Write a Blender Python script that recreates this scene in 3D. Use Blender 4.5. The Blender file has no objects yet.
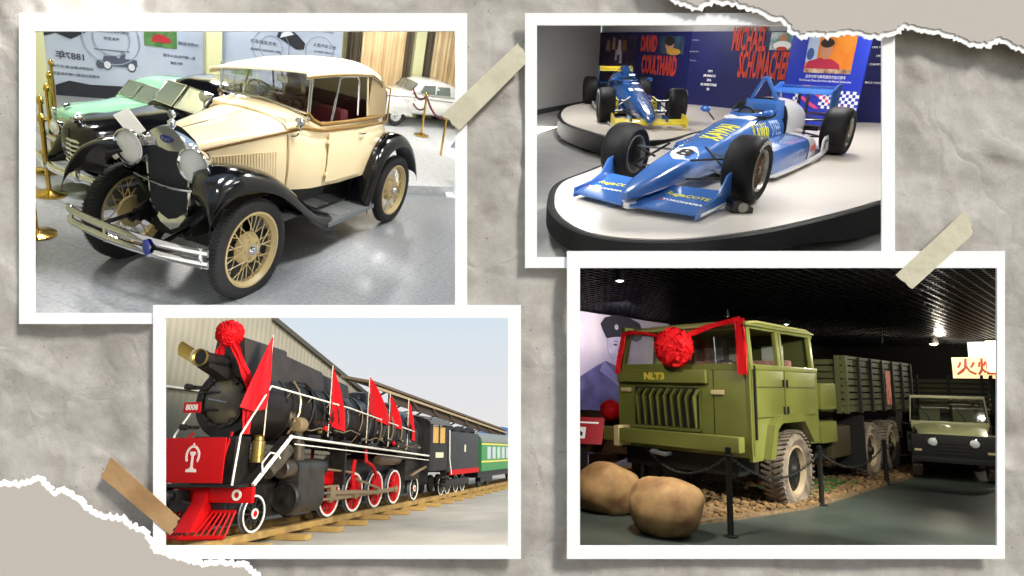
import bpy, bmesh, math, random
from mathutils import Vector, Matrix, noise
random.seed(7)
PI = math.pi
scn = bpy.context.scene
COL = scn.collection
F = 600.0                      # focal length in pixels of the 1024x576 frame
WALL_Y = 4.0                   # distance of the paper wall from the camera


def lin(c):
    if isinstance(c, str):
        c = c.lstrip('#'); c = [int(c[i:i + 2], 16) / 255 for i in (0, 2, 4)]
    return tuple(x / 12.92 if x <= 0.04045 else ((x + 0.055) / 1.055) ** 2.4 for x in c)


MATS = {}


def mat(name, col, rough=0.5, metal=0.0, coat=0.0, spec=0.5, bump=0.0, bscale=30.0, col2=None, nscale=8.0,
        emit=0.0, alpha=1.0, trans=0.0, detail=4.0, mix=(0.35, 0.65), sheen=0.0, backs=True):
    if name in MATS:
        return MATS[name]
    m = bpy.data.materials.new(name); m.use_nodes = True
    nt = m.node_tree; b = nt.nodes['Principled BSDF']
    c = lin(col) + (1.0,)
    b.inputs['Base Color'].default_value = c
    b.inputs['Roughness'].default_value = rough
    b.inputs['Metallic'].default_value = metal
    b.inputs['Coat Weight'].default_value = coat
    b.inputs['Coat Roughness'].default_value = 0.05
    b.inputs['Specular IOR Level'].default_value = spec
    b.inputs['Alpha'].default_value = alpha
    b.inputs['Transmission Weight'].default_value = trans
    b.inputs['Sheen Weight'].default_value = sheen
    if emit:
        b.inputs['Emission Color'].default_value = c
        b.inputs['Emission Strength'].default_value = emit
    tc = None
    if col2 or bump:
        tc = nt.nodes.new('ShaderNodeTexCoord')
    if col2:
        n = nt.nodes.new('ShaderNodeTexNoise'); n.inputs['Scale'].default_value = nscale; n.inputs['Detail'].default_value = detail
        nt.links.new(tc.outputs['Object'], n.inputs['Vector'])
        r = nt.nodes.new('ShaderNodeValToRGB')
        r.color_ramp.elements[0].position = mix[0]; r.color_ramp.elements[1].position = mix[1]
        r.color_ramp.elements[0].color = c; r.color_ramp.elements[1].color = lin(col2) + (1,)
        nt.links.new(n.outputs['Fac'], r.inputs['Fac']); nt.links.new(r.outputs['Color'], b.inputs['Base Color'])
    if bump:
        n = nt.nodes.new('ShaderNodeTexNoise'); n.inputs['Scale'].default_value = bscale; n.inputs['Detail'].default_value = 5
        nt.links.new(tc.outputs['Object'], n.inputs['Vector'])
        bp = nt.nodes.new('ShaderNodeBump'); bp.inputs['Strength'].default_value = bump; bp.inputs['Distance'].default_value = 0.02
        nt.links.new(n.outputs['Fac'], bp.inputs['Height']); nt.links.new(bp.outputs['Normal'], b.inputs['Normal'])
    MATS[name] = m
    return m


def V(*a):
    return Vector(a[0] if len(a) == 1 else a)


class MB:
    """collects geometry for ONE mesh object"""
    def __init__(self):
        self.v = []; self.f = []; self.m = []; self.mi = 0; self.X = None

    def add(self, vs, fs):
        n = len(self.v)
        if self.X is not None:
            vs = [self.X @ Vector(p) for p in vs]
        self.v += [tuple(p) for p in vs]
        self.f += [tuple(i + n for i in f) for f in fs]
        self.m += [self.mi] * len(fs)
        return self

    def box(self, x0, x1, y0, y1, z0, z1, R=None):
        vs = [(x, y, z) for x in (x0, x1) for y in (y0, y1) for z in (z0, z1)]
        if R is not None:
            c = Vector(((x0 + x1) / 2, (y0 + y1) / 2, (z0 + z1) / 2))
            vs = [c + R @ (Vector(p) - c) for p in vs]
        return self.add(vs, [(0, 1, 3, 2), (4, 6, 7, 5), (0, 4, 5, 1), (2, 3, 7, 6), (0, 2, 6, 4), (1, 5, 7, 3)])

    def cbox(self, c, s, R=None):
        return self.box(c[0] - s[0] / 2, c[0] + s[0] / 2, c[1] - s[1] / 2, c[1] + s[1] / 2, c[2] - s[2] / 2, c[2] + s[2] / 2, R)

    def tube(self, pts, r, n=8, closed=False, cap=True, flat=None):
        pts = [Vector(p) for p in pts]; k = len(pts)
        rr = r if isinstance(r, (list, tuple)) else [r] * k
        t0 = (pts[1] - pts[0]).normalized()
        up = Vector((0, 0, 1)) if abs(t0.z) < 0.9 else Vector((1, 0, 0))
        nrm = (up - t0 * up.dot(t0)).normalized()
        vs = []
        for i, p in enumerate(pts):
            if closed:
                t = (pts[(i + 1) % k] - pts[i - 1])
            else:
                t = pts[min(i + 1, k - 1)] - pts[max(i - 1, 0)]
            t = t.normalized() if t.length > 1e-9 else t0
            nrm = nrm - t * nrm.dot(t)
            nrm = nrm.normalized() if nrm.length > 1e-9 else t.orthogonal().normalized()
            b = t.cross(nrm)
            for j in range(n):
                a = 2 * PI * j / n
                sx, sy = (1, 1) if flat is None else flat
                vs.append(p + (nrm * math.cos(a) * sx + b * math.sin(a) * sy) * rr[i])
        fs = []
        for i in range(k if closed else k - 1):
            for j in range(n):
                a = i * n + j; b_ = i * n + (j + 1) % n; c = ((i + 1) % k) * n + (j + 1) % n; d = ((i + 1) % k) * n + j
                fs.append((a, b_, c, d))
        if cap and not closed:
            fs.append(tuple(reversed(range(n)))); fs.append(tuple(range((k - 1) * n, k * n)))
        return self.add(vs, fs)

    def lathe(self, prof, o=(0, 0, 0), axis='y', n=32, closed=False):
        """prof: (radius, height along axis)"""
        o = Vector(o)
        ax = {'x': (Vector((1, 0, 0)), Vector((0, 1, 0)), Vector((0, 0, 1))),
              'y': (Vector((0, 1, 0)), Vector((0, 0, 1)), Vector((1, 0, 0))),
              'z': (Vector((0, 0, 1)), Vector((1, 0, 0)), Vector((0, 1, 0)))}[axis] if isinstance(axis, str) else axis
        vs = []; k = len(prof)
        for r, h in prof:
            for j in range(n):
                a = 2 * PI * j / n
                vs.append(o + ax[0] * h + ax[1] * (r * math.cos(a)) + ax[2] * (r * math.sin(a)))
        fs = []
        for i in range(k if closed else k - 1):
            i2 = (i + 1) % k
            for j in range(n):
                fs.append((i * n + j, i * n + (j + 1) % n, i2 * n + (j + 1) % n, i2 * n + j))
        if not closed:
            if prof[0][0] > 1e-5: fs.append(tuple(reversed(range(n))))
            if prof[-1][0] > 1e-5: fs.append(tuple(range((k - 1) * n, k * n)))
        return self.add(vs, fs)

    def loft(self, secs, ring=True, cap=True):
        k = len(secs); n = len(secs[0]); vs = [p for s in secs for p in s]; fs = []
        for i in range(k - 1):
            for j in range(n if ring else n - 1):
                fs.append((i * n + j, i * n + (j + 1) % n, (i + 1) * n + (j + 1) % n, (i + 1) * n + j))
        if cap and ring:
            fs.append(tuple(reversed(range(n)))); fs.append(tuple(range((k - 1) * n, k * n)))
        return self.add(vs, fs)

    def sheet(self, grid, t, d=None):
        """solid sheet: grid of points, thickness t along d or along the surface normal"""
        k = len(grid); n = len(grid[0]); g = [[Vector(p) for p in r] for r in grid]
        top = [p for r in g for p in r]; bot = []
        for i in range(k):
            for j in range(n):
                if d is not None:
                    nn = Vector(d)
                else:
                    a = g[min(i + 1, k - 1)][j] - g[max(i - 1, 0)][j]; b = g[i][min(j + 1, n - 1)] - g[i][max(j - 1, 0)]
                    nn = a.cross(b); nn = nn.normalized() if nn.length > 1e-9 else Vector((0, 0, 1))
                bot.append(g[i][j] + nn * t)
        K = k * n; fs = []
        for i in range(k - 1):
            for j in range(n - 1):
                a, b, c, e = i * n + j, i * n + j + 1, (i + 1) * n + j + 1, (i + 1) * n + j
                fs.append((a, b, c, e)); fs.append((K + e, K + c, K + b, K + a))
        for i in range(k - 1):
            for j in (0, n - 1):
                a, b = i * n + j, (i + 1) * n + j
                fs.append((a, b, K + b, K + a))
        for j in range(n - 1):
            for i in (0, k - 1):
                a, b = i * n + j, i * n + j + 1
                fs.append((a, b, K + b, K + a))
        return self.add(top + bot, fs)

    def prism(self, poly, plane, a, b):
        """poly: 2D outline; plane 'xz' -> extruded along y from a to b, 'yz' along x, 'xy' along z"""
        def P(u, w, t):
            return {'xz': (u, t, w), 'yz': (t, u, w), 'xy': (u, w, t)}[plane]
        n = len(poly)
        vs = [P(u, w, a) for u, w in poly] + [P(u, w, b) for u, w in poly]
        fs = [tuple(range(n)), tuple(range(2 * n - 1, n - 1, -1))] + [(i, i + n, (i + 1) % n + n, (i + 1) % n) for i in range(n)]
        return self.add(vs, fs)

    def ball(self, c, r, n=16, s=(1, 1, 1)):
        k = n // 2
        prof = [(max(r * math.sin(PI * i / k), 1e-6), -r * math.cos(PI * i / k)) for i in range(k + 1)]
        vs = []
        for rr, h in prof:
            for j in range(n):
                a = 2 * PI * j / n
                vs.append((c[0] + rr * math.cos(a) * s[0], c[1] + rr * math.sin(a) * s[1], c[2] + h * s[2]))
        fs = [(i * n + j, i * n + (j + 1) % n, (i + 1) * n + (j + 1) % n, (i + 1) * n + j) for i in range(k) for j in range(n)]
        return self.add(vs, fs)


POSE = Matrix.Identity(4)


def pose(R, T):
    global POSE
    POSE = Matrix(((R[0][0], R[0][1], R[0][2], T[0]), (R[1][0], R[1][1], R[1][2], T[1]), (R[2][0], R[2][1], R[2][2], T[2]), (0, 0, 0, 1)))


def obj(name, mb, m, parent=None, angle=35, bevel=0.0, smooth=True, loc=None):
    me = bpy.data.meshes.new(name)
    me.from_pydata(mb.v, [], mb.f)
    ms = m if isinstance(m, (list, tuple)) else [m]
    for x in ms: me.materials.append(x)
    if len(ms) > 1:
        for p, i in zip(me.polygons, mb.m): p.material_index = i
    bm = bmesh.new(); bm.from_mesh(me)
    bmesh.ops.remove_doubles(bm, verts=bm.verts, dist=1e-5)
    bmesh.ops.recalc_face_normals(bm, faces=bm.faces)
    if bevel:
        es = [e for e in bm.edges if len(e.link_faces) == 2 and e.calc_face_angle(0) > 0.6]
        bmesh.ops.bevel(bm, geom=es, offset=bevel, segments=2, profile=0.7, affect='EDGES', clamp_overlap=True)
    bm.to_mesh(me); bm.free()
    if smooth:
        me.shade_smooth(); me.set_sharp_from_angle(angle=math.radians(angle))
    o = bpy.data.objects.new(name, me); COL.objects.link(o)
    if parent is not None:
        o.parent = parent
    else:
        o.matrix_world = POSE.copy()
    if loc is not None:
        if parent is not None: o.location = loc
        else: o.matrix_world = POSE @ Matrix.Translation(loc)
    return o


def tag(o, label, cat=None, group=None, kind=None):
    if label: o['label'] = label
    if cat: o['category'] = cat
    if group: o['group'] = group
    if kind: o['kind'] = kind
    return o


def thing(name, label, cat, loc=(0, 0, 0), rz=0, group=None, sc=1.0):
    o = bpy.data.objects.new(name, None); COL.objects.link(o); o.empty_display_size = 0.1
    o.matrix_world = POSE @ Matrix.Translation(loc) @ Matrix.Rotation(rz, 4, 'Z') @ Matrix.Scale(sc, 4)
    return tag(o, label, cat, group)


def joint(name, parent, loc=(0, 0, 0), rot=(0, 0, 0)):
    o = bpy.data.objects.new(name, None); COL.objects.link(o); o.empty_display_size = 0.1
    o.parent = parent; o.location = loc; o.rotation_euler = rot
    return o


def struct(name, mb, m, **k):
    o = obj(name, mb, m, **k); o['kind'] = 'structure'; return o


def dup(root, loc, rz=0, label=None, group=None, sc=1.0, par=None):
    def rec(o, p):
        c = o.copy(); COL.objects.link(c)
        if p is not None: c.parent = p
        for ch in o.children: rec(ch, c)
        return c
    r = rec(root, None)
    if par is not None:
        r.parent = par; r.location = loc
    else:
        r.matrix_world = POSE @ Matrix.Translation(loc) @ Matrix.Rotation(rz, 4, 'Z') @ Matrix.Scale(sc, 4)
    if label: r['label'] = label
    if group: r['group'] = group
    return r


def text_mb(s, size, depth=0.002, sx=1.0, bold=0.0, align='CENTER', mirror=False):
    """lettering as mesh geometry lying in the XZ plane, facing -Y, centred at the origin"""
    cu = bpy.data.curves.new('lettering', 'FONT'); cu.body = s; cu.size = size; cu.extrude = depth; cu.offset = bold
    cu.align_x = align; cu.align_y = 'CENTER'; cu.resolution_u = 2
    o = bpy.data.objects.new('lettering', cu); COL.objects.link(o)
    dg = bpy.context.evaluated_depsgraph_get(); me = bpy.data.meshes.new_from_object(o.evaluated_get(dg))
    mb = MB(); k = -sx if mirror else sx
    mb.add([(p.co.x * k, -p.co.z, p.co.y) for p in me.vertices], [tuple(p.vertices) for p in me.polygons])
    bpy.data.objects.remove(o); bpy.data.curves.remove(cu); bpy.data.meshes.remove(me)
    return mb


def place(mb, M):
    mb.v = [tuple(M @ Vector(p)) for p in mb.v]; return mb


def join(*mbs):
    r = MB()
    for i, b in enumerate(mbs):
        n = len(r.v); r.v += b.v; r.f += [tuple(k + n for k in f) for f in b.f]; r.m += b.m
    return r


def frame_M(o, ux, uz):
    """matrix taking local X,Z (lettering plane) to ux, uz at o; local -Y faces outwards"""
    ux = Vector(ux).normalized(); uz = Vector(uz); uz = (uz - ux * uz.dot(ux)).normalized(); uy = uz.cross(ux)
    return Matrix(((ux.x, uy.x, uz.x, o[0]), (ux.y, uy.y, uz.y, o[1]), (ux.z, uy.z, uz.z, o[2]), (0, 0, 0, 1)))


def arc(cx, cy, r, a0, a1, n):
    return [(cx + r * math.cos(math.radians(a0 + (a1 - a0) * i / n)), cy + r * math.sin(math.radians(a0 + (a1 - a0) * i / n))) for i in range(n + 1)]


def area(name, loc, target, sx, sy, power, col=(1, 1, 1), spread=180, world=False):
    l = bpy.data.lights.new(name, 'AREA'); l.shape = 'RECTANGLE'; l.size = sx; l.size_y = sy; l.energy = power; l.color = col
    l.spread = math.radians(spread)
    o = bpy.data.objects.new(name, l); COL.objects.link(o)
    P = Matrix.Identity(4) if world else POSE
    a = P @ Vector(loc); b = P @ Vector(target)
    o.location = a; o.rotation_euler = (b - a).to_track_quat('-Z', 'Y').to_euler()
    return o


def spot(name, loc, target, power, ang=45, col=(1, 1, 1), blend=0.5, r=0.05):
    l = bpy.data.lights.new(name, 'SPOT'); l.energy = power; l.color = col; l.spot_size = math.radians(ang); l.spot_blend = blend; l.shadow_soft_size = r
    o = bpy.data.objects.new(name, l); COL.objects.link(o)
    a = POSE @ Vector(loc); b = POSE @ Vector(target)
    o.location = a; o.rotation_euler = (b - a).to_track_quat('-Z', 'Y').to_euler()
    return o


# ------------------------------------------------------------------ camera, colour management
cam = bpy.data.cameras.new('camera'); cam.sensor_width = 36.0; cam.lens = 36.0 * F / 1024.0; cam.clip_start = 0.05; cam.clip_end = 500
co = bpy.data.objects.new('camera', cam); COL.objects.link(co)
co.location = (0, 0, 0); co.rotation_euler = (PI / 2, 0, 0); scn.camera = co
scn.view_settings.view_transform = 'Standard'; scn.view_settings.look = 'None'; scn.view_settings.gamma = 1.0
scn.view_settings.use_curve_mapping = False; scn.view_settings.exposure = 0.0
scn.cycles.max_bounces = 8; scn.cycles.use_denoising = True; scn.cycles.sample_clamp_indirect = 6.0
scn.cycles.caustics_reflective = False; scn.cycles.caustics_refractive = False

# ------------------------------------------------------------------ world: pale hazy daylight
w = bpy.data.worlds.new('sky'); scn.world = w; w.use_nodes = True
nt = w.node_tree; bg = nt.nodes['Background']
tc = nt.nodes.new('ShaderNodeTexCoord')
dp = nt.nodes.new('ShaderNodeVectorMath'); dp.operation = 'DOT_PRODUCT'; dp.inputs[1].default_value = (-0.006, 0.264, 0.965)
rp = nt.nodes.new('ShaderNodeValToRGB'); nt.links.new(tc.outputs['Generated'], dp.inputs[0]); 
mr = nt.nodes.new('ShaderNodeMapRange'); mr.inputs[1].default_value = -0.4; mr.inputs[2].default_value = 1.0
nt.links.new(dp.outputs['Value'], mr.inputs[0]); nt.links.new(mr.outputs[0], rp.inputs['Fac'])
cr = rp.color_ramp
for e, c in ((0.0, '#8a8578'), (0.25, '#a8a294'), (0.285, '#ece8e4'), (0.36, '#e4e6ea'), (0.42, '#dbe6ee'), (0.47, '#cfe2f2'), (0.7, '#c6dcf2')):
    el = cr.elements.new(e); el.color = lin(c) + (1,)
cr.elements.remove(cr.elements[0]); cr.elements.remove(cr.elements[-1])
nt.links.new(rp.outputs['Color'], bg.inputs['Color']); bg.inputs['Strength'].default_value = 1.0

# one low afternoon sun, raking across the paper wall and along the train
sl = bpy.data.lights.new('sun', 'SUN'); sl.energy = 4.0; sl.angle = math.radians(11); sl.color = (1.0, 0.96, 0.9)
so = bpy.data.objects.new('sun', sl); COL.objects.link(so)
so.rotation_euler = Vector((-0.55, 0.46, -0.70)).to_track_quat('-Z', 'Y').to_euler()


def px(x, y, d=WALL_Y):
    return ((x - 512) / F * d, (288 - y) / F * d)


# ------------------------------------------------------------------ the display wall: crumpled paper, four cut-out windows
WIN = {'car': (34, 31, 455, 313), 'race': (537, 25, 882, 257), 'train': (165, 318, 508, 546), 'truck': (580, 268, 997, 546)}


_rf = random.Random(41)
FOLDS = [(_rf.uniform(-3.6, 3.6), _rf.uniform(-2.1, 2.1), _rf.uniform(0, PI), _rf.uniform(.25, .75), _rf.choice((-1, 1)) * _rf.uniform(.10, .26)) for _ in range(90)]
FOLDS += [(_rf.uniform(-3.6, 3.6), _rf.uniform(-2.1, 2.1), _rf.uniform(0, PI), _rf.uniform(.10, .28), _rf.choice((-1, 1)) * _rf.uniform(.12, .26)) for _ in range(260)]


def paper_h(x, z):
    """crumpled sheet: a few hundred straight, fading creases over soft waves"""
    q = Vector((x * 1.6, z * 1.6, 0.3))
    x2 = x + .10 * noise.noise(q); z2 = z + .10 * noise.noise(q + Vector((9, 2, 0)))
    h = .022 * noise.noise(q * .6)
    for cx, cz, a, L, k in FOLDS:
        dx, dz = x2 - cx, z2 - cz
        r2 = (dx * dx + dz * dz) / (L * L)
        if r2 > 1: continue
        d = dx * math.sin(a) - dz * math.cos(a)
        h += k * abs(d) * (1 - r2) ** 2 * .62
    return h


def build_wall():
    def axis(lo, a, b, hi, n, m):
        return [lo + (a - lo) * i / m for i in range(m)] + [a + (b - a) * i / n for i in range(n)] + [b + (hi - b) * i / m for i in range(m + 1)]
    (xa, zb), (xb, za) = px(-10, -10), px(1034, 586); (xl, zt), (xr, zl) = px(-360, -260), px(1384, 840)
    XS = axis(xl, xa, xb, xr, 300, 34); ZS = axis(zl, za, zb, zt, 168, 26); nx, nz = len(XS) - 1, len(ZS) - 1
    mb = MB(); ok = {}
    holes = []
    for k, (a, b, c, d) in WIN.items():
        (u0, v1), (u1, v0) = px(a - 5, b - 5), px(c + 5, d + 5); holes.append((u0, u1, v0, v1))
    vs = []
    for j in range(nz + 1):
        for i in range(nx + 1):
            x = XS[i]; z = ZS[j]
            vs.append((x, WALL_Y + 0.022 - min(0.026, max(-0.10, (paper_h(x, z) if abs(x) < 3.8 and abs(z) < 2.3 else .02 * noise.noise(Vector((x * 2, z * 2, 0)))) - .01)), z))
    fs = []
    for j in range(nz):
        for i in range(nx):
            cx = (XS[i] + XS[i + 1]) / 2; cz = (ZS[j] + ZS[j + 1]) / 2
            if any(u0 < cx < u1 and v0 < cz < v1 for u0, u1, v0, v1 in holes): continue
            a = j * (nx + 1) + i; fs.append((a, a + 1, a + nx + 2, a + nx + 1))
    mb.add(vs, fs)
    m = mat('crumpled_paper', '#c9c1b7', 0.9, bump=0.12, bscale=70)
    n = m.node_tree; b = n.nodes['Principled BSDF']; tcn = [x for x in n.nodes if x.type == 'TEX_COORD'][0]
    n1 = n.nodes.new('ShaderNodeTexNoise'); n1.inputs['Scale'].default_value = 3.2; n1.inputs['Detail'].default_value = 9; n1.inputs['Roughness'].default_value = 0.7
    r1 = n.nodes.new('ShaderNodeValToRGB'); r1.color_ramp.elements[0].position = 0.3; r1.color_ramp.elements[1].position = 0.72
    r1.color_ramp.elements[0].color = lin('#a19a92') + (1,); r1.color_ramp.elements[1].color = lin('#cdc8c0') + (1,)
    v = n.nodes.new('ShaderNodeTexVoronoi'); v.inputs['Scale'].default_value = 9.0
    r2 = n.nodes.new('ShaderNodeValToRGB'); r2.color_ramp.elements[0].position = 0.035; r2.color_ramp.elements[1].position = 0.07
    r2.color_ramp.elements[0].color = (0.35, 0.3, 0.26, 1); r2.color_ramp.elements[1].color = (1, 1, 1, 1)
    mx = n.nodes.new('ShaderNodeMixRGB'); mx.blend_type = 'MULTIPLY'; mx.inputs[0].default_value = 0.75
    for t in (n1, v): n.links.new(tcn.outputs['Object'], t.inputs['Vector'])
    v2 = n.nodes.new('ShaderNodeTexVoronoi'); v2.inputs['Scale'].default_value = 26.0
    r3 = n.nodes.new('ShaderNodeValToRGB'); r3.color_ramp.elements[0].position = 0.04; r3.color_ramp.elements[1].position = 0.10
    r3.color_ramp.elements[0].color = (0.5, 0.46, 0.42, 1); r3.color_ramp.elements[1].color = (1, 1, 1, 1)
    n.links.new(tcn.outputs['Object'], v2.inputs['Vector']); n.links.new(v2.outputs['Distance'], r3.inputs['Fac'])
    m3 = n.nodes.new('ShaderNodeMixRGB'); m3.blend_type = 'MULTIPLY'; m3.inputs[0].default_value = 0.6
    # fine sharp creases between the modelled folds
    wn = n.nodes.new('ShaderNodeTexNoise'); wn.inputs['Scale'].default_value = 1.6; wn.inputs['Detail'].default_value = 3
    wa = n.nodes.new('ShaderNodeVectorMath'); wa.operation = 'MULTIPLY_ADD'; wa.inputs[1].default_value = (.7, .7, .7)
    ve = n.nodes.new('ShaderNodeTexVoronoi'); ve.feature = 'DISTANCE_TO_EDGE'; ve.inputs['Scale'].default_value = 1.3
    vf = n.nodes.new('ShaderNodeTexVoronoi'); vf.feature = 'DISTANCE_TO_EDGE'; vf.inputs['Scale'].default_value = 3.1
    ad = n.nodes.new('ShaderNodeMath'); ad.operation = 'MULTIPLY_ADD'; ad.inputs[1].default_value = .4
    b2 = n.nodes.new('ShaderNodeBump'); b2.inputs['Strength'].default_value = .30; b2.inputs['Distance'].default_value = .11
    n.links.new(tcn.outputs['Object'], wn.inputs['Vector']); n.links.new(wn.outputs['Color'], wa.inputs[0]); n.links.new(tcn.outputs['Object'], wa.inputs[2])
    for t in (ve, vf): n.links.new(wa.outputs[0], t.inputs['Vector'])
    n.links.new(vf.outputs['Distance'], ad.inputs[0]); n.links.new(ve.outputs['Distance'], ad.inputs[2]); n.links.new(ad.outputs[0], b2.inputs['Height'])
    old = [l for l in n.links if l.to_socket == b.inputs['Normal']][0].from_node
    n.links.new(old.outputs['Normal'], b2.inputs['Normal']); n.links.new(b2.outputs['Normal'], b.inputs['Normal'])
    n.links.new(n1.outputs['Fac'], r1.inputs['Fac']); n.links.new(v.outputs['Distance'], r2.inputs['Fac'])
    n.links.new(r1.outputs['Color'], mx.inputs[1]); n.links.new(r2.outputs['Color'], mx.inputs[2]); n.links.new(mx.outputs[0], m3.inputs[1]); n.links.new(r3.outputs['Color'], m3.inputs[2]); n.links.new(m3.outputs[0], b.inputs['Base Color'])
    o = obj('wall_front', mb, m, angle=60); o['kind'] = 'structure'; o['label'] = 'crumpled grey beige paper wall with four rectangular openings'


build_wall()


def photo_frame(outer, inner, y, label, notch=None):
    (a0, b1), (a1, b0) = px(outer[0], outer[1], y), px(outer[2], outer[3], y)
    (c0, d1), (c1, d0) = px(inner[0], inner[1], y), px(inner[2], inner[3], y)
    mb = MB(); t = 0.012
    parts = [(a0, c0, b0, b1), (c1, a1, b0, b1), (c0, c1, d1, b1), (c0, c1, b0, d0)]
    if notch:                      # the neighbour's opening starts here, so the strip below is narrower
        nx, nz = px(notch[0], notch[1], y)
        parts = [(a0, c0, b0, b1), (c1, a1, nz, b1), (c0, c1, d1, b1), (c0, nx, b0, d0), (nx, c1, nz, d0)]
    for x0, x1, z0, z1 in parts:
        mb.box(x0, x1, y, y + t, z0, z1)
    o = obj('photo_frame', mb, mat('white_card', '#ffffff', 0.85), smooth=False)
    tag(o, label, 'picture frame', 'white card photo borders on the paper wall')


photo_frame((19, 13, 467, 324), (34, 31, 455, 313), 3.984, 'white card border around the opening with the cream vintage tourer', (158, 316))
photo_frame((525, 13, 895, 268), (537, 25, 882, 257), 3.984, 'white card border around the opening with the blue racing car')
photo_frame((153, 305, 521, 559), (165, 318, 508, 546), 3.97, 'white card border around the opening with the steam locomotive')
photo_frame((567, 251, 1005, 559), (580, 268, 997, 546), 3.97, 'white card border around the opening with the green army truck')


def tape(pts, y, m, label, seed):
    rnd = random.Random(seed); P = [Vector(px(a, b, y)) for a, b in pts]
    out = []
    for i, p in enumerate(P):
        q = P[(i + 1) % len(P)]; L = (q - p).length; n = max(2, int(L / 0.02)) if L < 0.5 else 2
        d = (q - p).normalized(); nn = Vector((-d.y, d.x))
        for k in range(n):
            j = 0 if (k == 0 or L > 0.5) else rnd.uniform(-0.008, 0.008)
            out.append(tuple(p.lerp(q, k / n) + nn * j))
    mb = MB(); mb.prism(out, 'xz', y, y + 0.003)
    return tag(obj('adhesive_tape', mb, m, smooth=False), label, 'tape', 'strips of tape holding the borders')


mask = mat('masking_tape', '#dcd4b8', 0.7, bump=0.3, bscale=14, col2='#cfc6ac', nscale=5)
kraft = mat('kraft_tape', '#c09a6c', 0.75, bump=0.4, bscale=10, col2='#a67f54', nscale=3.5)
tape([(442, 115), (518, 43), (525, 54), (525, 64), (459.6, 130)], 3.963, mask, 'beige masking tape strip beside the vintage tourer opening', 1)
tape([(895.6, 275), (964.6, 211), (972, 224), (972, 235), (912.5, 289)], 3.963, mask, 'beige masking tape strip on the corner of the army truck border', 2)
tape([(111, 457), (101, 477), (170, 535), (180, 519)], 3.963, kraft, 'brown kraft tape strip on the border of the locomotive opening', 3)


def torn(path, close, label, name='torn_paper_sheet'):
    """path: torn edge in order; close: corners that close the sheet"""
    y = 3.945; rnd = random.Random(len(path)); edge = []
    for i in range(len(path) - 1):
        a = Vector(path[i]); b = Vector(path[i + 1]); n = max(2, int((b - a).length / 2.2)); d = (b - a).normalized(); nn = Vector((-d.y, d.x))
        for k in range(n):
            edge.append((a.lerp(b, k / n), nn, rnd.uniform(-1.3, 1.3)))
    edge.append((Vector(path[-1]), nn, 0))
    return edge, y


def torn_sheet(path, close, side, label):
    edge, y = torn(path, close, label)
    core = [tuple(px(*(p + nn * (j + side * -3.0)), y)) for p, nn, j in edge] + [px(a, b, y) for a, b in close]
    rim = [tuple(px(*(p + nn * (j * 1.4 + side * 3.0)), y + 0.006)) for p, nn, j in edge] + [px(a, b, y + 0.006) for a, b in close]
    root = obj('torn_paper_sheet', MB().prism(core, 'xz', y, y + 0.005), mat('smooth_taupe_paper', '#c6bdb4', 0.9, bump=0.03, bscale=80), smooth=False)
    tag(root, label, 'paper sheet', 'torn paper corners')
    e = obj('torn_edge', MB().prism(rim, 'xz', y + 0.006, y + 0.011), mat('torn_fibre', '#ffffff', 0.95), root, smooth=False)
    e['label'] = 'ragged white torn edge'


torn_sheet([(664, -8), (672, 0), (685, 4), (698, 9), (706, 4), (715, 1), (734, 3), (752, 9), (771, 16), (784, 20), (792, 31), (801, 36), (816, 33), (827, 36), (842, 32), (850, 32), (865, 35),
            (880, 36), (895, 34), (904, 26), (925, 30), (947, 34), (970, 44), (989, 45), (1000, 39), (1015, 47), (1040, 56), (1080, 52), (1130, 70), (1190, 66), (1260, 88)], [(1260, -240), (560, -240), (600, -90)], 1,
           'plain taupe paper torn across the top corner above the racing car')
torn_sheet([(-240, 452), (-150, 470), (-80, 466), (-14, 485), (8, 483), (18, 485), (40, 478), (53, 493), (62, 490), (76, 497), (85, 507), (100, 515), (125, 519), (129, 525), (146, 532), (155, 550), (176, 557), (205, 564.5), (220, 561.6),
            (246, 566), (258, 577), (268, 590), (300, 640), (330, 700), (350, 780)], [(-240, 780)], -1, 'plain taupe paper torn across the bottom corner beside the locomotive')


def reveal(win, far, m, q=2.0):
    """thin lining boards running back from each opening to its hall"""
    a, b, c, d = win[0] - q, win[1] - q, win[2] + q, win[3] + q
    def P(x, y, t): u, v = px(x, y, t); return Vector((u, t, v))
    for (p, r) in (((a, b), (a, d)), ((c, b), (c, d)), ((a, b), (c, b)), ((a, d), (c, d))):
        n0, n1, f1, f0 = P(*p, 4.03), P(*r, 4.03), P(*r, far), P(*p, far)
        nn = (n1 - n0).cross(f0 - n0).normalized() * .004
        mb = MB(); mb.add([n0, n1, f1, f0, n0 + nn, n1 + nn, f1 + nn, f0 + nn], [(0, 1, 2, 3), (7, 6, 5, 4), (0, 4, 5, 1), (1, 5, 6, 2), (2, 6, 7, 3), (3, 7, 4, 0)])
        o = obj('window_reveal', mb, m, smooth=False); o['kind'] = 'structure'


LIN = mat('lining_board', '#e2dfd8', .9)
reveal(WIN['car'], 4.42, LIN); reveal(WIN['race'], 5.1, LIN); reveal(WIN['truck'], 5.7, mat('dark_lining_board', '#1a1a1a', .9)); reveal(WIN['train'], 5.5, LIN)
# =================================================================== CAR HALL
pose([[-0.278342, 0.939139, 0.201353], [-0.899564, -0.181424, -0.397329], [-0.336617, -0.291724, 0.895313]], [-2.622927, 6.812624, 0.616674])

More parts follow.
